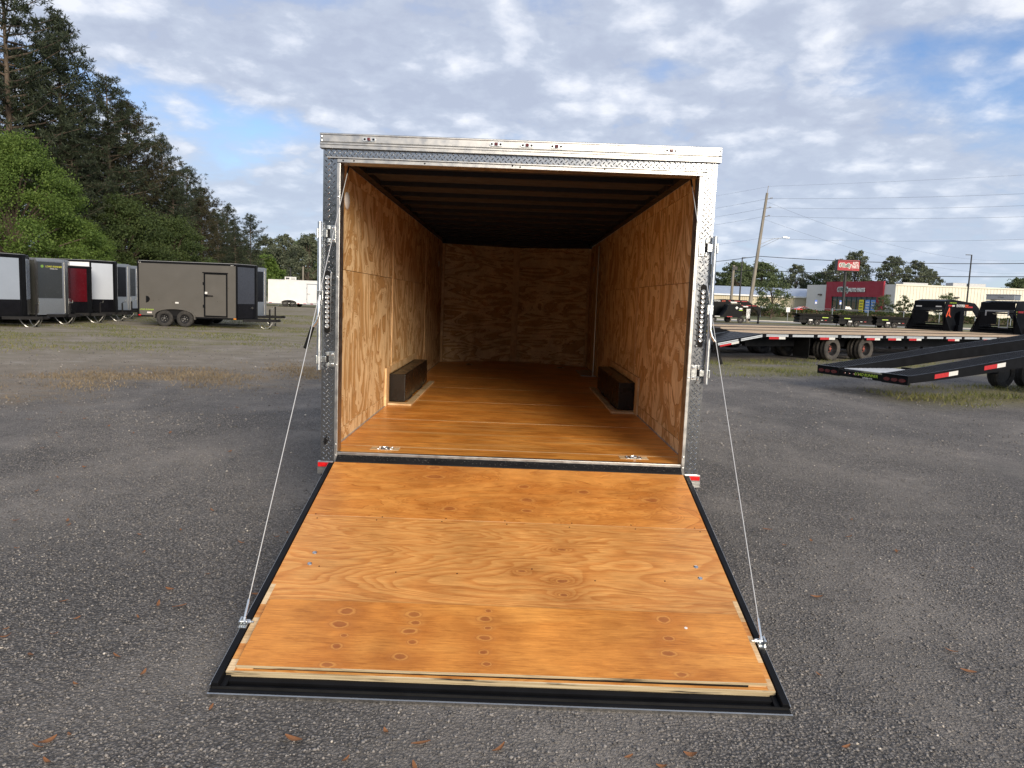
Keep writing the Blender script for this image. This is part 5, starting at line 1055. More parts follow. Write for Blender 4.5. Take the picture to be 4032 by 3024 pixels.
for x in (96.2, 104.5): MB().box(x - 0.45, x + 0.45, 159.4, 159.998, 5.6 + (x - 96) * 0.0, 5.95).build('wall_lamp', 'post_dark', ST, bevel=0.05)
for k in range(60): MB().box(83.3 + k * 0.7, 83.36 + k * 0.7, 159.93, 159.999, 0.4, HB - 0.2).build('wall_rib', 'store_cream', ST)
MB().box(82.8, 125.1, 159.82, 159.925, HB - 0.25, HB + 0.06).build('parapet_cap', 'store_cream', ST)
for x0, x1, h in ((89.5, 95.3, 0.55), (101.0, 104.2, 0.9), (104.6, 108.6, 0.85)): MB().box(x0, x1, 170, 173, HB + 0.001, HB + h + 0.35).build('roof_unit', 'grey_metal', ST, bevel=0.05)
SH = thing('metal_shed', 'long beige metal building with pale blue roof beside the store', 'building')
MB().box(-10, 79, 190, 210, 0.3, 5.25).build('wall', 'shed_beige', SH)
MB().add([(-10.4, 189.6, 5.25), (79.4, 189.6, 5.25), (79.4, 200, 7.6), (-10.4, 200, 7.6), (79.4, 210.4, 5.25), (-10.4, 210.4, 5.25)], [(0, 1, 2, 3), (3, 2, 4, 5), (0, 3, 5), (1, 4, 2)]).build('roof', 'roof_metal', SH)
MB().box(-10.4, 79.4, 189.45, 189.6, 4.95, 5.3).build('gutter', 'white_paint', SH)
for k in range(70): MB().box(40 + k * 0.55, 40.08 + k * 0.55, 189.93, 189.999, 0.3, 4.9).build('wall_rib', 'shed_beige', SH)
# pole sign
PS = thing('pole_sign', 'red double line store sign on a tall black pole', 'sign', (62.98, 140.0, 0.5))
MB().tube([(0, 0, 0), (0, 0, 9.0)], [0.30, 0.24], 14).build('pole', 'post_dark', PS, smooth=True)
bx = MB().box(-1.95, 2.35, -0.55, 0.55, 8.98, 11.15).build('cabinet', 'post_dark', PS, bevel=0.06)
MB().box(-1.85, 2.28, -0.60, -0.551, 9.12, 11.05).build('face', 'sign_red', bx)
text('letter_outline', "O'Reilly", 1.0, 'decal_white', PS, frame_mtx((-0.50, -0.62, 10.05), (1, 0, 0), (0, 0, 1)), 0.008, 0.10, 'CENTER', 0.08, width=2.45)
text('letters', "O'Reilly", 1.0, 'sign_green', PS, frame_mtx((-0.50, -0.65, 10.05), (1, 0, 0), (0, 0, 1)), 0.008, 0.012, 'CENTER', 0.08, width=2.15)
text('letters', 'AUTO', 0.80, 'decal_white', PS, frame_mtx((1.5, -0.62, 10.45), (1, 0, 0), (0, 0, 1)), 0.008, 0.02, 'CENTER', width=1.1)
text('letters', 'PARTS', 0.80, 'decal_white', PS, frame_mtx((1.5, -0.62, 9.80), (1, 0, 0), (0, 0, 1)), 0.008, 0.02, 'CENTER', width=1.3)
# disabled parking signs by the glass front
for k, t0 in enumerate((19.2, 11.4)):
    p = onfront(t0, 4.0)
    sg = thing('parking_sign', ('blue and white parking sign left of the store doors', 'blue and white parking sign before the store doors')[k], 'sign', (p[0], p[1], 1.1), 0, 'parking signs')
    MB().tube([(0, 0, 0), (0, 0, 3.2)], 0.04, 8).build('post', 'grey_metal', sg)
    MB().box(-0.28, 0.28, -0.06, -0.041, 2.3, 3.3).build('plate', 'sign_blue', sg); MB().box(-0.2, 0.2, -0.07, -0.061, 2.4, 2.85).build('plate_print', 'decal_white', sg)

# ---------------------------------------------------------------- cars
def car_mesh(t, prof_lo, prof_hi, w, mat, glass=True):
    MB().prism(prof_lo, 'y', -w / 2, w / 2).build('body', mat, t, bevel=0.07)
    n = len(prof_hi); inner = 0.14
    vs = [(x, -w / 2 + (0.05 if z < prof_hi[0][1] + .05 else inner), z) for x, z in prof_hi] + [(x, w / 2 - (0.05 if z < prof_hi[0][1] + .05 else inner), z) for x, z in prof_hi]
    cab = MB().add(vs, [tuple(range(n)), tuple(range(n, 2 * n))[::-1]] + [((i + 1) % n, i, n + i, n + (i + 1) % n) for i in range(n)]).build('cabin', mat, t, bevel=0.05)
    return cab
PU = thing('pickup_truck', 'white pickup truck parked before the beige metal building', 'truck', (54.0, 152.0, 1.1), R(8))
car_mesh(PU, [(-2.6, 0.45), (2.7, 0.45), (2.75, 0.9), (2.55, 1.12), (1.2, 1.2), (-2.7, 1.2), (-2.7, 0.6)], [(1.35, 1.16), (0.55, 1.85), (-0.9, 1.88), (-1.2, 1.16)], 1.95, 'car_white')
gl = MB().prism([(1.05, 1.22), (0.48, 1.76), (-0.15, 1.78), (-0.15, 1.22)], 'y', -0.93, -0.905).build('window', 'shop_glass', PU); MB().prism([(-0.25, 1.22), (-0.25, 1.78), (-0.82, 1.78), (-1.02, 1.22)], 'y', -0.93, -0.905).build('window', 'shop_glass', PU)
for sx in (-1.65, 1.75):
    for s in (-1, 1): wheel(PU, (sx, s * 0.86, 0.38), 0.38, 0.26, s, n=20, rim='rim_lug')
RCAR = thing('red_car', 'low red coupe parked before the white store wall', 'car', (55.8, 140.5, 1.1), R(4))
car_mesh(RCAR, [(-2.3, 0.3), (2.3, 0.3), (2.35, 0.55), (2.1, 0.78), (1.0, 0.90), (-1.6, 0.98), (-2.25, 0.95), (-2.35, 0.6)], [(1.0, 0.88), (0.15, 1.32), (-0.7, 1.36), (-1.8, 0.95)], 1.85, 'car_red')
MB().prism([(0.72, 0.95), (0.12, 1.27), (-0.35, 1.29), (-0.35, 0.95)], 'y', -0.88, -0.86).build('window', 'shop_glass', RCAR); MB().prism([(-0.42, 0.96), (-0.42, 1.29), (-0.75, 1.28), (-1.35, 1.0)], 'y', -0.88, -0.86).build('window', 'shop_glass', RCAR)
for sx in (-1.4, 1.45):
    for s in (-1, 1): wheel(RCAR, (sx, s * 0.82, 0.33), 0.33, 0.24, s, n=20, rim='rim_lug')
BT = thing('utility_truck', 'dark open truck parked before the store entrance', 'truck', (64.5, 142.5, 1.1), R(4))
car_mesh(BT, [(-2.4, 0.5), (2.4, 0.5), (2.45, 0.95), (2.2, 1.15), (1.0, 1.2), (-2.4, 1.0)], [(1.1, 1.16), (0.6, 1.75), (-0.3, 1.78), (-0.4, 1.16)], 1.85, 'car_black')
for sx in (-1.5, 1.55):
    for s in (-1, 1): wheel(BT, (sx, s * 0.82, 0.4), 0.4, 0.26, s, n=20)
wheel(BT, (-2.1, 0.2, 1.4), 0.4, 0.25, -1, n=20); MB().box(-2.46, -2.41, -0.9, -0.6, 0.75, 1.0).build('tail_light', 'red_lens', BT)

# ---------------------------------------------------------------- poles and wires
UP = thing('utility_pole', 'tall leaning wooden utility pole with a street lamp arm', 'pole', (28.75, 88.0, 0))
PB, PT = Vector((0, 0, -0.2)), Vector((1.32, 0, 15.7))
MB().tube([PB, PB.lerp(PT, 0.5), PT], [0.24, 0.20, 0.15], 12).build('shaft', 'pole_wood', UP, smooth=True)
MB().bar(PT + Vector((-.05, 0, -0.3)), PT + Vector((0.10, 0, 0.85)), 0.07, 0.05).build('top_pin', 'pole_wood', UP)
def onpole(z): return PB.lerp(PT, (z + 0.2) / 15.9)
for z in (14.95, 13.85, 12.85):
    p = onpole(z); MB().tube([p, p + Vector((0.55, -0.1, 0.12))], [0.04, 0.03], 8).build('insulator_arm', 'pole_wood', UP); MB().lathe([(0.05, -0.14), (0.09, -0.08), (0.06, 0.0), (0.09, 0.06), (0.04, 0.12)], p + Vector((0.62, -0.1, 0.16)), (1, 0, 0), 10).build('insulator', 'grey_metal', UP)
p = onpole(9.5); MB().tube([p, p + Vector((1.6, -0.1, 0.75)), p + Vector((2.9, -0.2, 0.95))], 0.035, 8).build('lamp_arm', 'galvanised', UP); MB().tube([p + Vector((-.05, 0, -0.45)), p + Vector((2.3, -0.15, 0.80))], 0.025, 6).build('lamp_brace', 'galvanised', UP)
MB().prism([(2.7, -0.06), (3.5, -0.09), (3.55, 0.02), (3.1, 0.12), (2.7, 0.08)], 'y', -0.38, -0.08).build('lamp_head', 'galvanised', UP, bevel=0.03).location = p + Vector((0, 0, 0.95))
def wire(label, a, b, sag, r, mat='wire_black', group='overhead wires'):
    a, b = Vector(a), Vector(b)
    o = MB().tube([a.lerp(b, k / 14) - Vector((0, 0, sag * (1 - (2 * k / 14 - 1) ** 2))) for k in range(15)], r, 5).build('overhead_wire', mat); return tag(o, label, 'wire', group)
BASE = Vector((28.75, 88, 0))
d1 = Vector((25.9, -12.0, 0)).normalized(); NX = BASE + Vector((1.2, 0, 0)) + d1 * 42
LX = BASE + Vector((-16, 40, 0))
names = ['topmost thin wire from the pole tip', 'highest heavy wire below the pole tip', 'second heavy wire from the pole', 'third heavy wire from the pole', 'thin wire at the lamp arm height', 'thick black cable crossing above the store sign', 'thick black cable crossing just under the store sign']
hts = [(16.5, 17.5, 0.2, .008), (15.05, 15.6, 0.45, .011), (13.95, 14.4, 0.55, .011), (12.95, 13.2, 0.6, .011), (10.3, 11.1, 0.7, .010), (8.1, 8.4, 0.75, .036), (6.45, 6.9, 0.6, .040)]
for nm, (z, zr, sg, r) in zip(names, hts):
    p = BASE + onpole(min(z, 15.7)) + Vector((0.3 if z > 12 else 0.15, -0.12, z - min(z, 15.7)))
    wire(nm + ', to the right', p, (NX.x, NX.y, zr), sg, r, 'wire_black' if r > .02 else 'wire_grey')
    wire(nm + ', to the left behind the trailer', p, (LX.x, LX.y, z + 0.4), sg, r, 'wire_black' if r > .02 else 'wire_grey')
wire('thin service wire sloping from the pole down to the store', BASE + onpole(8.0), (72, 160, 8.5), 0.8, .010, 'wire_grey')
wire('thin slack wire sloping from the pole top to the far right', BASE + onpole(14.7), (110, 150, 14.5), 3.2, .010, 'wire_grey')
wire('thin slack wire under it sloping to the far right', BASE + onpole(12.6), (112, 150, 12.0), 3.0, .010, 'wire_grey')
SP = thing('short_pole', 'short weathered wooden pole left of the leaning utility pole', 'pole', (26.3, 87.0, 0))
MB().tube([(0, 0, 0), (0.05, 0, 6.85)], [0.19, 0.15], 10).build('shaft', 'pole_wood', SP, smooth=True); MB().box(-0.1, 0.45, -0.3, -0.1, 6.3, 6.7).build('bracket', 'post_dark', SP)
def lamp_post(label, x, y, h, arm, b0=0.0):
    t = thing('lamp_post', label, 'street lamp', (x, y, 0.5 if y > 110 else 0), 0, 'slim dark lamp posts')
    MB().tube([(0, 0, 0), (0, 0, h)], [0.15, 0.10], 10).build('shaft', 'post_dark', t); MB().bar((0, 0, h - 0.03), (arm, 0, h - 0.03), 0.25, 0.10).build('lamp_arm', 'post_dark', t); return t
lamp_post('slim dark lamp post between the two wooden poles', 40.1, 130, 10.2, 0.95)
lamp_post('slim dark lamp post before the long cream wall', 74.73, 120, 11.35, -0.95)
lamp_post('tiny lamp post beyond the white trailer', -39.7, 128, 5.3, -0.5); 
SPF = thing('bare_pole', 'thin bare pole beyond the white trailer roof', 'pole', (-37.5, 128, 0)); MB().tube([(0, 0, 0), (0, 0, 6.1)], [0.17, 0.13], 8).build('shaft', 'pole_wood', SPF)
RS = thing('roadside_sign', 'small white sign with black emblem beyond the white trailer roof', 'sign', (-35.8, 115, 0))
MB().box(-0.9, 0.9, -0.15, 0.15, 3.45, 3.98).build('cabinet', 'decal_white', RS, bevel=0.03)
for s in (-1, 1): MB().tube([(s * 0.6, 0, 0), (s * 0.6, 0, 3.45)], 0.08, 8).build('post', 'post_dark', RS)
MB().lathe([(0.16, 0), (0.16, -0.02), (0.08, -0.02)], (-0.55, -0.151, 3.72), 'y', 14).build('emblem', 'post_dark', RS); MB().lathe([(0.14, 0), (0.14, -0.02), (0.07, -0.02)], (-0.27, -0.151, 3.72), 'y', 14).build('emblem', 'post_dark', RS)
for k in range(2): MB().box(0.1, 0.75, -0.162, -0.152, 3.75 - k * 0.18, 3.84 - k * 0.18).build('print_line', 'decal_grey', RS)
# chain link fence posts along the hedge
for k in range(12):
    x = 38.5 + k * 5.6
    fp_ = thing('fence_post', ORD[k] + ' grey steel fence post from the left along the hedge', 'post', (x, 113.0, 0.40), 0, 'fence posts along the hedge')
    MB().tube([(0, 0, 0), (0, 0, 1.75), (0.02, 0, 1.8)], [0.05, 0.05, 0.03], 8).build('shaft', 'galvanised', fp_)
rl = thing('fence_rail', 'thin steel top rail joining the fence posts by the road', 'fence', (38.5, 113.0, 0)); MB().tube([(0, 0, 2.1), (61.6, 0, 2.1)], 0.022, 6).build('rail', 'galvanised', rl)
MS = thing('roadside_marker', 'small white marker on a post before the hedge', 'sign', (39.6, 104.3, 0.0)); MB().tube([(0, 0, 0), (0, 0, 1.9)], 0.05, 8).build('post', 'grey_metal', MS); MB().box(-0.28, 0.28, -0.08, -0.051, 1.4, 2.1).build('plate', 'decal_white', MS)

# ================================================================== VEGETATION
def mesh_np(name, verts, faces_n, mat):
    """verts (N,3); every consecutive faces_n verts make one face"""
    me = bpy.data.meshes.new(name); nv = len(verts); nf = nv // faces_n
    me.vertices.add(nv); me.vertices.foreach_set('co', verts.astype(np.float32).ravel())
    me.loops.add(nv); me.loops.foreach_set('vertex_index', np.arange(nv, dtype=np.int32))
    me.polygons.add(nf); me.polygons.foreach_set('loop_start', np.arange(0, nv, faces_n, dtype=np.int32))
    me.update(calc_edges=True); me.validate(); me.materials.append(M(mat)); return me
def cards(c, size, asp=0.6, up=0.3):
    """leaf quads (rhombs) at centres c (N,3) with random orientation"""
    n = len(c); d = nrg.normal(size=(n, 3)); d /= np.linalg.norm(d, axis=1)[:, None]
    e = nrg.normal(size=(n, 3)); e -= d * (e * d).sum(1)[:, None]; e /= np.linalg.norm(e, axis=1)[:, None]
    s = (size * nrg.uniform(0.6, 1.4, n))[:, None]
    return np.stack([c - d * s, c + e * s * asp, c + d * s, c - e * s * asp], 1).reshape(-1, 3)
def blob_points(n, centres, radii, shell=0.55):
    """points spread through a set of clump ellipsoids, denser towards their skin"""
    k = nrg.integers(0, len(centres), n); d = nrg.normal(size=(n, 3)); d /= np.linalg.norm(d, axis=1)[:, None]
    r = (shell + (1 - shell) * nrg.random(n)) ** 0.7
    r *= 1 + 0.34 * nrg.normal(size=n)
    return centres[k] + d * r[:, None] * radii[k]
def limb_mesh(name, trunk, limbs, n=8):
    m = MB(); m.tube(trunk[0], trunk[1], n + 2)
    for p, r in limbs: m.tube(p, r, 5)
    return m
def pine(seed, h=20.0, crown0=0.30, rad=3.4, dens=1.0, mat='pine_needles'):
    global nrg; nrg = np.random.default_rng(seed); rg = random.Random(seed)
    lean = [rg.uniform(-0.3, 0.3), rg.uniform(-0.3, 0.3)]
    tp = [(lean[0] * (z / h) ** 2, lean[1] * (z / h) ** 2, z) for z in np.linspace(0, h, 9)]; tr = list(np.linspace(0.011 * h + 0.05, 0.03, 9))
    limbs = []; tc_ = []
    nb = int(60 * dens)
    for i in range(nb):
        f = i / nb; z = h * (crown0 + (0.985 - crown0) * f ** 0.85)
        prof = math.sin(min(1.0, (1 - f) * 1.5 + 0.10) * math.pi / 2) * (0.55 + 0.45 * min(1, f * 3 + .3))
        L = rad * prof * rg.uniform(0.55, 1.18); a = i * 2.4 + rg.uniform(-0.5, 0.5)
        x0 = lean[0] * (z / h) ** 2; y0 = lean[1] * (z / h) ** 2; rise = rg.uniform(-0.05, 0.42)
        pts = [Vector((x0 + math.cos(a) * L * q, y0 + math.sin(a) * L * q, z + L * (rise * q + 0.20 * q * q - 0.06 * q))) for q in (0, 0.35, 0.7, 1.0)]
        limbs.append((pts, [0.05 * (0.4 + L / rad), 0.04, 0.025, 0.01]))
        nt_ = int(5 + L * 5.5)
        for _ in range(nt_):
            q = rg.uniform(0.30, 1.05); p = pts[0].lerp(pts[3], q); p.z = (z + L * (rise * q + 0.20 * q * q - 0.06 * q))
            sp_ = 0.14 + 0.20 * L * 0.3
            tc_.append((p.x + rg.gauss(0, sp_), p.y + rg.gauss(0, sp_), p.z + rg.gauss(0.05, sp_ * 0.6)))
    tc_ = np.array(tc_); K = 16
    c = np.repeat(tc_, K, 0); n = len(c)
    d = nrg.normal(size=(n, 3)); d[:, 2] += 0.5; d /= np.linalg.norm(d, axis=1)[:, None]
    e = nrg.normal(size=(n, 3)); e -= d * (e * d).sum(1)[:, None]; e /= np.linalg.norm(e, axis=1)[:, None]
    L_ = nrg.uniform(0.20, 0.40, n)[:, None]; wd = nrg.uniform(0.018, 0.034, n)[:, None]
    v = np.stack([c - e * wd * 0.5, c + d * L_ * 0.6 - e * wd, c + d * L_, c + d * L_ * 0.6 + e * wd], 1).reshape(-1, 3)
    cm = mesh_np('pine_crown', v, 4, mat)
    m = limb_mesh('t', (tp, tr), limbs); tm = bpy.data.meshes.new('pine_trunk'); tm.from_pydata(m.v, [], m.f); tm.materials.append(M('bark'))
    return tm, cm
def broadleaf(seed, h=9.0, w=4.5, n=26000, leaf=0.10, mat='spring_leaves', base=0.12, clumps=55, cs_=1.0):
    global nrg; nrg = np.random.default_rng(seed); rg = random.Random(seed)
    cs = []; rs = []; limbs = []
    tp = [(0.12 * math.sin(z), 0.1 * math.cos(z * 1.3), z) for z in np.linspace(0, h * 0.75, 7)]; tr = list(np.linspace(0.022 * h + 0.04, 0.05, 7))
    for i in range(clumps):
        f = (i + 0.5) / clumps; z = h * (base + (0.97 - base) * f)
        prof = math.sin(math.pi * (0.16 + 0.84 * f) ** 0.9) ** 0.6 if f < 0.97 else 0.25
        a = i * 2.399 + rg.uniform(-0.4, 0.4); rr_ = w * 0.5 * prof * math.sqrt(rg.uniform(0.15, 1.0))
        cs.append((math.cos(a) * rr_, math.sin(a) * rr_, z + rg.uniform(-0.3, 0.3))); q = rg.uniform(0.07, 0.19) * w * cs_
        rs.append((q, q, q * 0.62))
        if i % 2 == 0: limbs.append(([Vector((0, 0, z * 0.55)), Vector(cs[-1]) * 0.6 + Vector((0, 0, z * 0.28)), Vector(cs[-1])], [0.04 + 0.006 * h, 0.04, 0.012]))
    pts = blob_points(n, np.array(cs), np.array(rs), 0.35); pts = pts[pts[:, 2] > 0.1]
    cm = mesh_np('leaf_crown', cards(pts, leaf), 4, mat)
    m = limb_mesh('t', (tp, tr), limbs); tm = bpy.data.meshes.new('tree_trunk'); tm.from_pydata(m.v, [], m.f); tm.materials.append(M('bark'))
    return tm, cm
def tree(kind, label, x, y, mm, s=1.0, rz=0.0, group=None, sz=None, z=0.0):
    t = thing(kind, label, 'tree', (x, y, z), rz, group); t.scale = (s, s, sz or s)
    mobj('trunk', mm[0], None, t); mobj('crown', mm[1], None, t); return t
P1 = pine(1, 20, 0.20, 4.2, 1.55); P2 = pine(2, 20, 0.12, 3.6, 2.0); P3 = pine(3, 20, 0.22, 4.3, 1.9, 'pine_needles_brown')
G1 = 'pines along the left edge of the lot'
tree('pine_tree', 'tallest dark pine at the left edge, its top cut by the frame', -33.5, 45.5, P1, 1.18, 0.3, G1)
tree('pine_tree', 'tall pine with a limb reaching into the sky, right of the tallest', -32.3, 49.0, P2, 1.02, 1.2, G1)
tree('pine_tree', 'pine stepping down behind the bright green tree', -31.0, 53.0, P1, 0.86, 2.2, G1)
tree('pine_tree', 'brownish pine third down the slope of treetops', -31.6, 57.0, P3, 0.82, 0.7, G1)
tree('pine_tree', 'dense dark pine fourth down the slope of treetops', -31.3, 62.5, P2, 0.74, 3.0, G1)
tree('pine_tree', 'dark pine fifth down the slope of treetops', -32.3, 69.0, P1, 0.66, 4.0, G1)
tree('pine_tree', 'pine sixth down the slope of treetops', -34.5, 78.0, P3, 0.63, 1.9, G1)
tree('pine_tree', 'pine at the low end of the slope above the taupe trailer nose', -35.6, 88.0, P2, 0.60, 5.1, G1)
tree('pine_tree', 'last small pine of the slope with a tuft toward the sky', -35.5, 96.0, P1, 0.585, 2.8, G1)
k = 0
for x, y, s, mm in sorted(((-41, 47, 1.1, P2), (-37.5, 52, 0.95, P3), (-36.5, 58, 0.84, P1), (-37, 64, 0.76, P3), (-37.5, 72, 0.70, P2), (-39.5, 83, 0.62, P1), (-46, 55, 1.0, P1), (-28.5, 58, 0.55, P2), (-29.5, 66, 0.50, P3), (-31.5, 75, 0.48, P1), (-33, 84, 0.46, P2), (-35, 40, 0.62, P3), (-30.5, 47, 0.60, P2)), key=lambda q: q[0] / (q[1] + 5)):
    tree('pine_tree', ORD[k] + ' dark pine from the left filling the wood behind the front pines', x, y, mm, s, k * 1.3, 'pines filling the left wood'); k += 1
B1 = broadleaf(21, 9.6, 8.6, 105000, 0.062, 'spring_leaves', 0.06, 150, 0.75); B2 = broadleaf(22, 7.0, 6.5, 52000, 0.062, 'mid_leaves', 0.05, 100, 0.8)
tree('broadleaf_tree', 'large bright green leafy tree at the left edge over the trailers', -28.2, 37.5, B1, 1.0, 0.4)
tree('broadleaf_tree', 'bright green leafy tree spreading lower, right of the largest one', -25.9, 40.0, B1, 0.56, 2.1)
tree('broadleaf_tree', 'rounded green tree rising behind the taupe trailer', -26.2, 52.5, B2, 0.98, 1.0)
tree('broadleaf_tree', 'dull green leafy tree under the pines', -28.3, 49.5, B2, 1.12, 2.0)
k = 0
for x, y, s in sorted(((-31.5, 41, 1.0), (-29, 55.5, 0.85), (-30, 61, 0.8), (-31, 69, 0.75), (-33, 78, 0.8), (-35, 88, 0.85)), key=lambda q: q[0] / (q[1] + 5)):
    tree('understory_tree', ORD[k] + ' dull green bush from the left in the shade under the pines', x, y, B2, s * 0.85, k * 1.7, 'understory of the left wood'); k += 1
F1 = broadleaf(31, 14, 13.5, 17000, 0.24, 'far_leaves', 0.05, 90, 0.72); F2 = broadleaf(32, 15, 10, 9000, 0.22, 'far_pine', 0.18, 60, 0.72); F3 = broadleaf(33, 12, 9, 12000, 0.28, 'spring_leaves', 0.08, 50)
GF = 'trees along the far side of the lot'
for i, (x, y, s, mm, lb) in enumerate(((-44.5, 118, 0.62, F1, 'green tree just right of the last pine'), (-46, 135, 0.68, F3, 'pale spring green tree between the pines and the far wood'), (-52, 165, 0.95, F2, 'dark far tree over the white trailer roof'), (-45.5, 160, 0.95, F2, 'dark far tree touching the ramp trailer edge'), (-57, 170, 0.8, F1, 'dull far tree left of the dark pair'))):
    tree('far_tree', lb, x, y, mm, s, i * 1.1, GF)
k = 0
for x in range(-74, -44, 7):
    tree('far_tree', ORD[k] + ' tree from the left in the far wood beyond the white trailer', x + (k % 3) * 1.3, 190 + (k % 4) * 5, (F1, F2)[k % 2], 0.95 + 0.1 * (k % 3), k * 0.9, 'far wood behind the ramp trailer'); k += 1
GR = 'trees behind the stores'
for i, (x, y, s, mm, lb) in enumerate(((50, 226, 1.02, F1, 'green tree behind the shed next to the ramp trailer'), (58.5, 228, 1.0, F2, 'dark tree behind the shed left of the lamp post'), (66, 222, 1.10, F1, 'large green tree behind the leaning pole'), (74.5, 224, 1.12, F1, 'broad green tree right of the leaning pole'), (81.5, 215, 0.98, F2, 'narrow dark tree left of the store sign'), (88.5, 214, 0.92, F1, 'green tree behind the store sign pole'), (94, 205, 1.22, F2, 'tall pine like tree over the red store front'), (88, 203, 1.05, F2, 'tall thin tree left of the tallest one over the store'), (100.5, 198, 1.12, F2, 'wide tall tree over the cream wall'), (107, 197, 1.05, F2, 'tall tree right of the wide one over the cream wall'), (112, 200, 0.92, F2, 'lower tree at the right of the tall group'), (120.5, 176, 0.80, F1, 'round dark tree at the right edge behind the cream wall'), (127, 180, 0.9, F1, 'tree cut by the right edge of the photo'))):
    tree('background_tree', lb, x, y, mm, s, i * 1.37, GR, z=0.3)
k = 0
for x in range(36, 132, 7):
    tree('background_tree', ORD[k] + ' tree from the left in the back row behind the stores', x, 246 + (k % 3) * 4, (F1, F2, F1)[k % 3], 0.78, k * 0.8, 'second row of trees behind the stores'); k += 1
SB = broadleaf(41, 6.4, 5.2, 3600, 0.13, 'far_leaves', 0.22, 34); SR = broadleaf(42, 3.4, 3.2, 1500, 0.11, 'hedge_leaves', 0.12, 22)
tree('young_tree', 'airy young green tree before the beige metal building', 39.3, 110.5, SB, 1.0, 0.5)
tree('young_tree', 'small thin tree before the store posters', 61.5, 121.0, SB, 0.66, 2.2, z=0.45)
tree('shrub', 'reddish brown shrub at the corner of the red store front', 63.3, 118.0, SR, 1.15, 0.9, z=0.45)
tree('young_tree', 'tiny conical tree before the cream wall', 76.0, 128.0, SB, 0.80, 1.4, z=0.45)
# hedges: clipped, made of small leaves
def hedge(label, x0, x1, y, h, d=1.6, group=None):
    global nrg; nrg = np.random.default_rng(int(x0 * 10)); n = int((x1 - x0) * 420)
    c = np.stack([nrg.uniform(x0, x1, n), nrg.uniform(-d / 2, d / 2, n), nrg.random(n) ** 0.7 * h], 1)
    c[:, 2] *= 0.93 + 0.10 * np.sin(c[:, 0] * 1.7) * np.sin(c[:, 0] * 0.61 + 1)
    t = thing('hedge', label, 'hedge', (0, y, 0.45), 0, group)
    mobj('leaves', mesh_np('hedge_leaves', cards(c, 0.13), 4, 'hedge_leaves'), None, t)
    MB().box(x0 + 0.2, x1 - 0.2, -d / 2 + 0.3, d / 2 - 0.3, 0, h * 0.72).build('inner_twigs', 'bark', t)
hedge('long clipped hedge along the road before the stores', 33.0, 74.0, 116.0, 1.50)
hedge('hedge clump before the cream wall, seen left of the lettered gooseneck', 75.5, 80.5, 116.5, 1.35)
hedge('hedge clump before the cream wall, seen through the lettered gooseneck', 84.0, 93.0, 116.0, 1.7)
# grass: blades on the left lawn and under the flatbeds
def blades(name, pts, hmin, hmax, wd, mat, label, clump=1):
    c = np.repeat(pts, clump, 0); n = len(c)
    if clump > 1: c = c + np.stack([nrg.normal(0, 0.03, n), nrg.normal(0, 0.03, n), np.zeros(n)], 1)
    a = nrg.uniform(0, 6.283, n); d = np.stack([np.cos(a), np.sin(a), np.zeros(n)], 1) * wd
    h = nrg.uniform(hmin, hmax, n); tip = c + np.stack([nrg.normal(0, 0.5, n) * h, nrg.normal(0, 0.5, n) * h, h], 1)
    o = mobj(name, mesh_np(name, np.stack([c - d, c + d, tip], 1).reshape(-1, 3), 3, mat), None); o['kind'] = 'stuff'; o['label'] = label; o['category'] = 'grass'; return o
nrg = np.random.default_rng(77)
def patchy(x, y, sc, thr):
    v = np.sin(x * sc + 1.3) * np.sin(y * sc * 1.7 + 0.4) + 0.6 * np.sin(x * sc * 2.7 + y * sc * 1.9) + 0.5 * np.sin(y * sc * 4.1 - x * sc * 1.1) + nrg.normal(0, 0.35, len(x)); return v > thr
n = 130000; x = nrg.uniform(-34, -2.5, n); y = 12 + 36 * nrg.random(n) ** 1.3
L_ = -0.55 * x + 0.62 * y; m = (L_ > 14.8 + nrg.normal(0, 1.0, n)) & patchy(x, y, 0.55, 0.15) & (x < -3.2 - 0.06 * (30 - y))
blades('lawn_grass', np.stack([x[m], y[m], np.zeros(m.sum())], 1), 0.02, 0.075, 0.010, 'grass_blade', 'thin patchy grass around the parked trailers on the left')
n = 60000; x = nrg.uniform(-11.5, -3.0, n); y = nrg.uniform(4.0, 14.5, n); L_ = -0.55 * x + 0.62 * y
m = (np.abs(L_ - 9.0) < 1.1 + 0.5 * nrg.normal(size=n)) & patchy(x, y, 0.9, -0.15)
blades('straw_grass', np.stack([x[m], y[m], np.zeros(m.sum())], 1), 0.02, 0.06, 0.008, 'dry_grass', 'dry straw coloured grass at the gravel edge on the left')
n = 60000; x = nrg.uniform(5, 22, n); y = nrg.uniform(7, 28, n); r_ = y - 0.42 * x
m = (((r_ > 11.0) & (r_ < 16.2)) | ((r_ > 5.2) & (r_ < 8.6) & (x > 7.6))) & patchy(x, y, 0.8, 0.25)
blades('strip_grass', np.stack([x[m], y[m], np.zeros(m.sum())], 1), 0.03, 0.13, 0.009, 'grass_blade', 'weedy grass strip under the flatbeds and the car hauler')
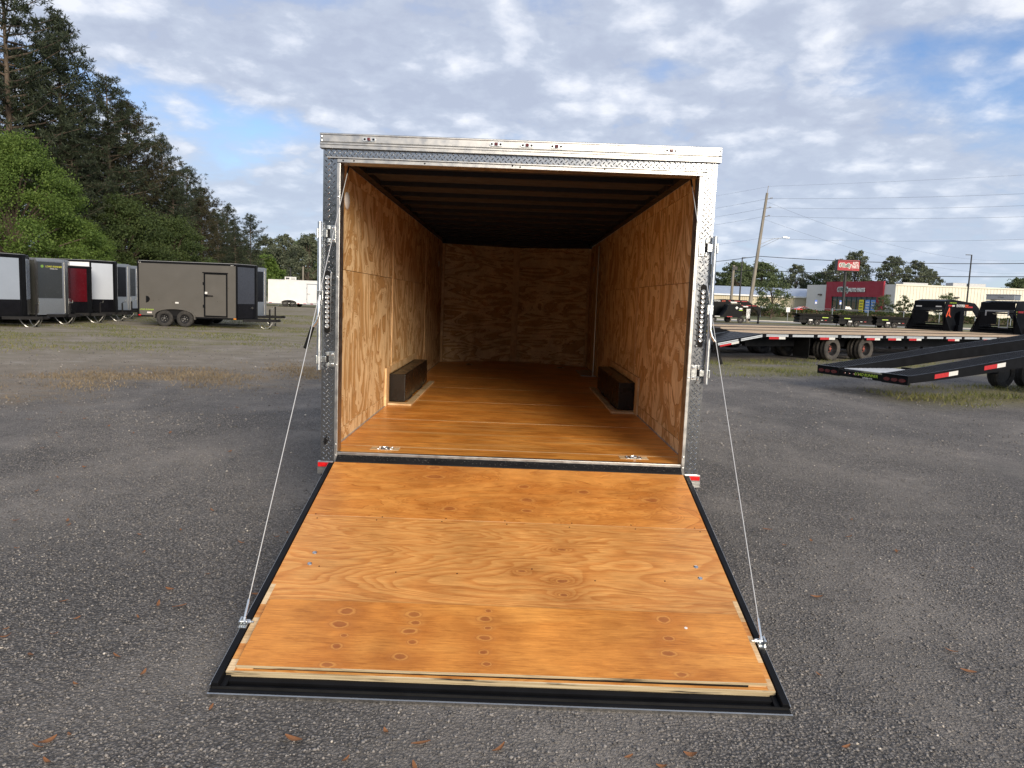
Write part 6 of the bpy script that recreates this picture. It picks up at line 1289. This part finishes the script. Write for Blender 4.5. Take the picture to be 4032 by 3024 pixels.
# loose stones over the millings
def stones(name, n, xr, yr, rmin, rmax, label, power=1.0):
    y = yr[0] + (yr[1] - yr[0]) * nrg.random(n) ** power; x = nrg.uniform(xr[0], xr[1], n) * (0.35 + 0.65 * (y + 5.5) / (yr[1] + 5.5))
    kp_ = ~((np.abs(x) < 1.23) & (y > -2.09) & (y < 8)); x, y = x[kp_], y[kp_]; n = len(x)
    r = rmin + (rmax - rmin) * nrg.random(n) ** 3
    base = np.array([(1, 0, 0), (-1, 0, 0), (0, 1, 0), (0, -1, 0), (0, 0, 1), (0, 0, -1)], float)
    v = base[None] * (r[:, None] * nrg.uniform(0.6, 1.25, (n, 6)))[:, :, None]; v += nrg.normal(0, 0.18, v.shape) * r[:, None, None]
    a = nrg.uniform(0, 6.283, n); ca, sa = np.cos(a), np.sin(a)
    v = np.stack([v[:, :, 0] * ca[:, None] - v[:, :, 1] * sa[:, None], v[:, :, 0] * sa[:, None] + v[:, :, 1] * ca[:, None], v[:, :, 2] * 0.7], 2)
    v += np.stack([x, y, r * 0.25], 1)[:, None, :]
    f = np.array([(0, 2, 4), (2, 1, 4), (1, 3, 4), (3, 0, 4), (2, 0, 5), (1, 2, 5), (3, 1, 5), (0, 3, 5)])
    idx = (np.arange(n)[:, None, None] * 6 + f[None]).reshape(-1).astype(np.int32)
    me = bpy.data.meshes.new(name); me.vertices.add(n * 6); me.vertices.foreach_set('co', v.astype(np.float32).ravel())
    me.loops.add(len(idx)); me.loops.foreach_set('vertex_index', idx); me.polygons.add(len(idx) // 3); me.polygons.foreach_set('loop_start', np.arange(0, len(idx), 3, dtype=np.int32))
    me.update(calc_edges=True); me.materials.append(M('gravel_stone'))
    o = mobj(name, me, None); o['kind'] = 'stuff'; o['label'] = label; o['category'] = 'gravel'
stones('loose_gravel', 105000, (-6.0, 6.0), (-3.3, 5.0), 0.0035, 0.0105, 'loose dark gravel over the lot around the ramp', 1.25)
stones('scattered_gravel', 16000, (-14.0, 14.0), (4.0, 20.0), 0.006, 0.022, 'scattered larger stones further out on the lot', 1.2)
# fallen leaves
def leaf_mesh(seed):
    rg = random.Random(seed); L, w = rg.uniform(0.028, 0.046), rg.uniform(0.007, 0.013); cu = rg.uniform(0.004, 0.016); vs = []; m = 6
    for i in range(m + 1):
        f = i / m; ww = w * math.sin(math.pi * min(0.98, f * 0.92 + 0.05)) ** 0.8; z = 0.008 + cu * (2 * f - 1) ** 2
        vs += [(L * (2 * f - 1), -ww, z + 0.003), (L * (2 * f - 1), 0, z), (L * (2 * f - 1), ww, z + 0.003)]
    mb = MB().add(vs, [(3 * i + j, 3 * i + j + 1, 3 * i + j + 4, 3 * i + j + 3) for i in range(m) for j in (0, 1)])
    me = bpy.data.meshes.new('fallen_leaf'); me.from_pydata(mb.v, [], mb.f); me.materials.append(M('dead_leaf')); return me
LM = [leaf_mesh(i) for i in range(7)]
rg = random.Random(5)
spots = []
for i in range(64): spots.append((-1.05 - 1.9 * abs(rg.gauss(0, 0.55)), rg.uniform(-2.9, 0.2)))
for i in range(14): spots.append((rg.uniform(1.3, 3.2), rg.uniform(-2.9, 1.5)))
for i in range(16): spots.append((rg.uniform(-1.2, 1.4), rg.uniform(-2.95, -2.25)))
for i in range(50): spots.append((rg.uniform(-7.5, -1.6), rg.uniform(0.5, 9.0)))
for i, (x, y) in enumerate(spots):
    if abs(x) < 1.3 and y > -2.15: continue
    o = mobj('fallen_leaf', LM[i % 7], None); o.location = (x, y, 0.004); o.rotation_euler = (rg.uniform(-.2, .2), rg.uniform(-.2, .2), rg.uniform(0, 6.28)); q = rg.uniform(0.42, 0.9); o.scale = (q, q * rg.uniform(0.8, 1.4), q)
    tag(o, 'dry brown fallen leaf lying on the gravel', 'leaf', 'fallen leaves on the gravel')

# the wood behind the photographer, mirrored in the bright plate of the door frame
nrg = np.random.default_rng(99)
cs = np.stack([nrg.uniform(-75, 9, 150), nrg.uniform(-48, -38, 150), nrg.random(150) ** 0.8 * 7.5], 1); rs = np.tile(np.array([[3.2, 2.6, 2.4]]), (150, 1)) * nrg.uniform(0.7, 1.2, (150, 1))
pts = blob_points(26000, cs, rs, 0.3); pts = pts[pts[:, 2] > 0.05]
o = mobj('far_wood', mesh_np('far_wood', cards(pts, 0.42), 4, 'far_leaves'), None); o['kind'] = 'stuff'; o['label'] = 'mass of trees mirrored dimly in the bright door frame'; o['category'] = 'wood'
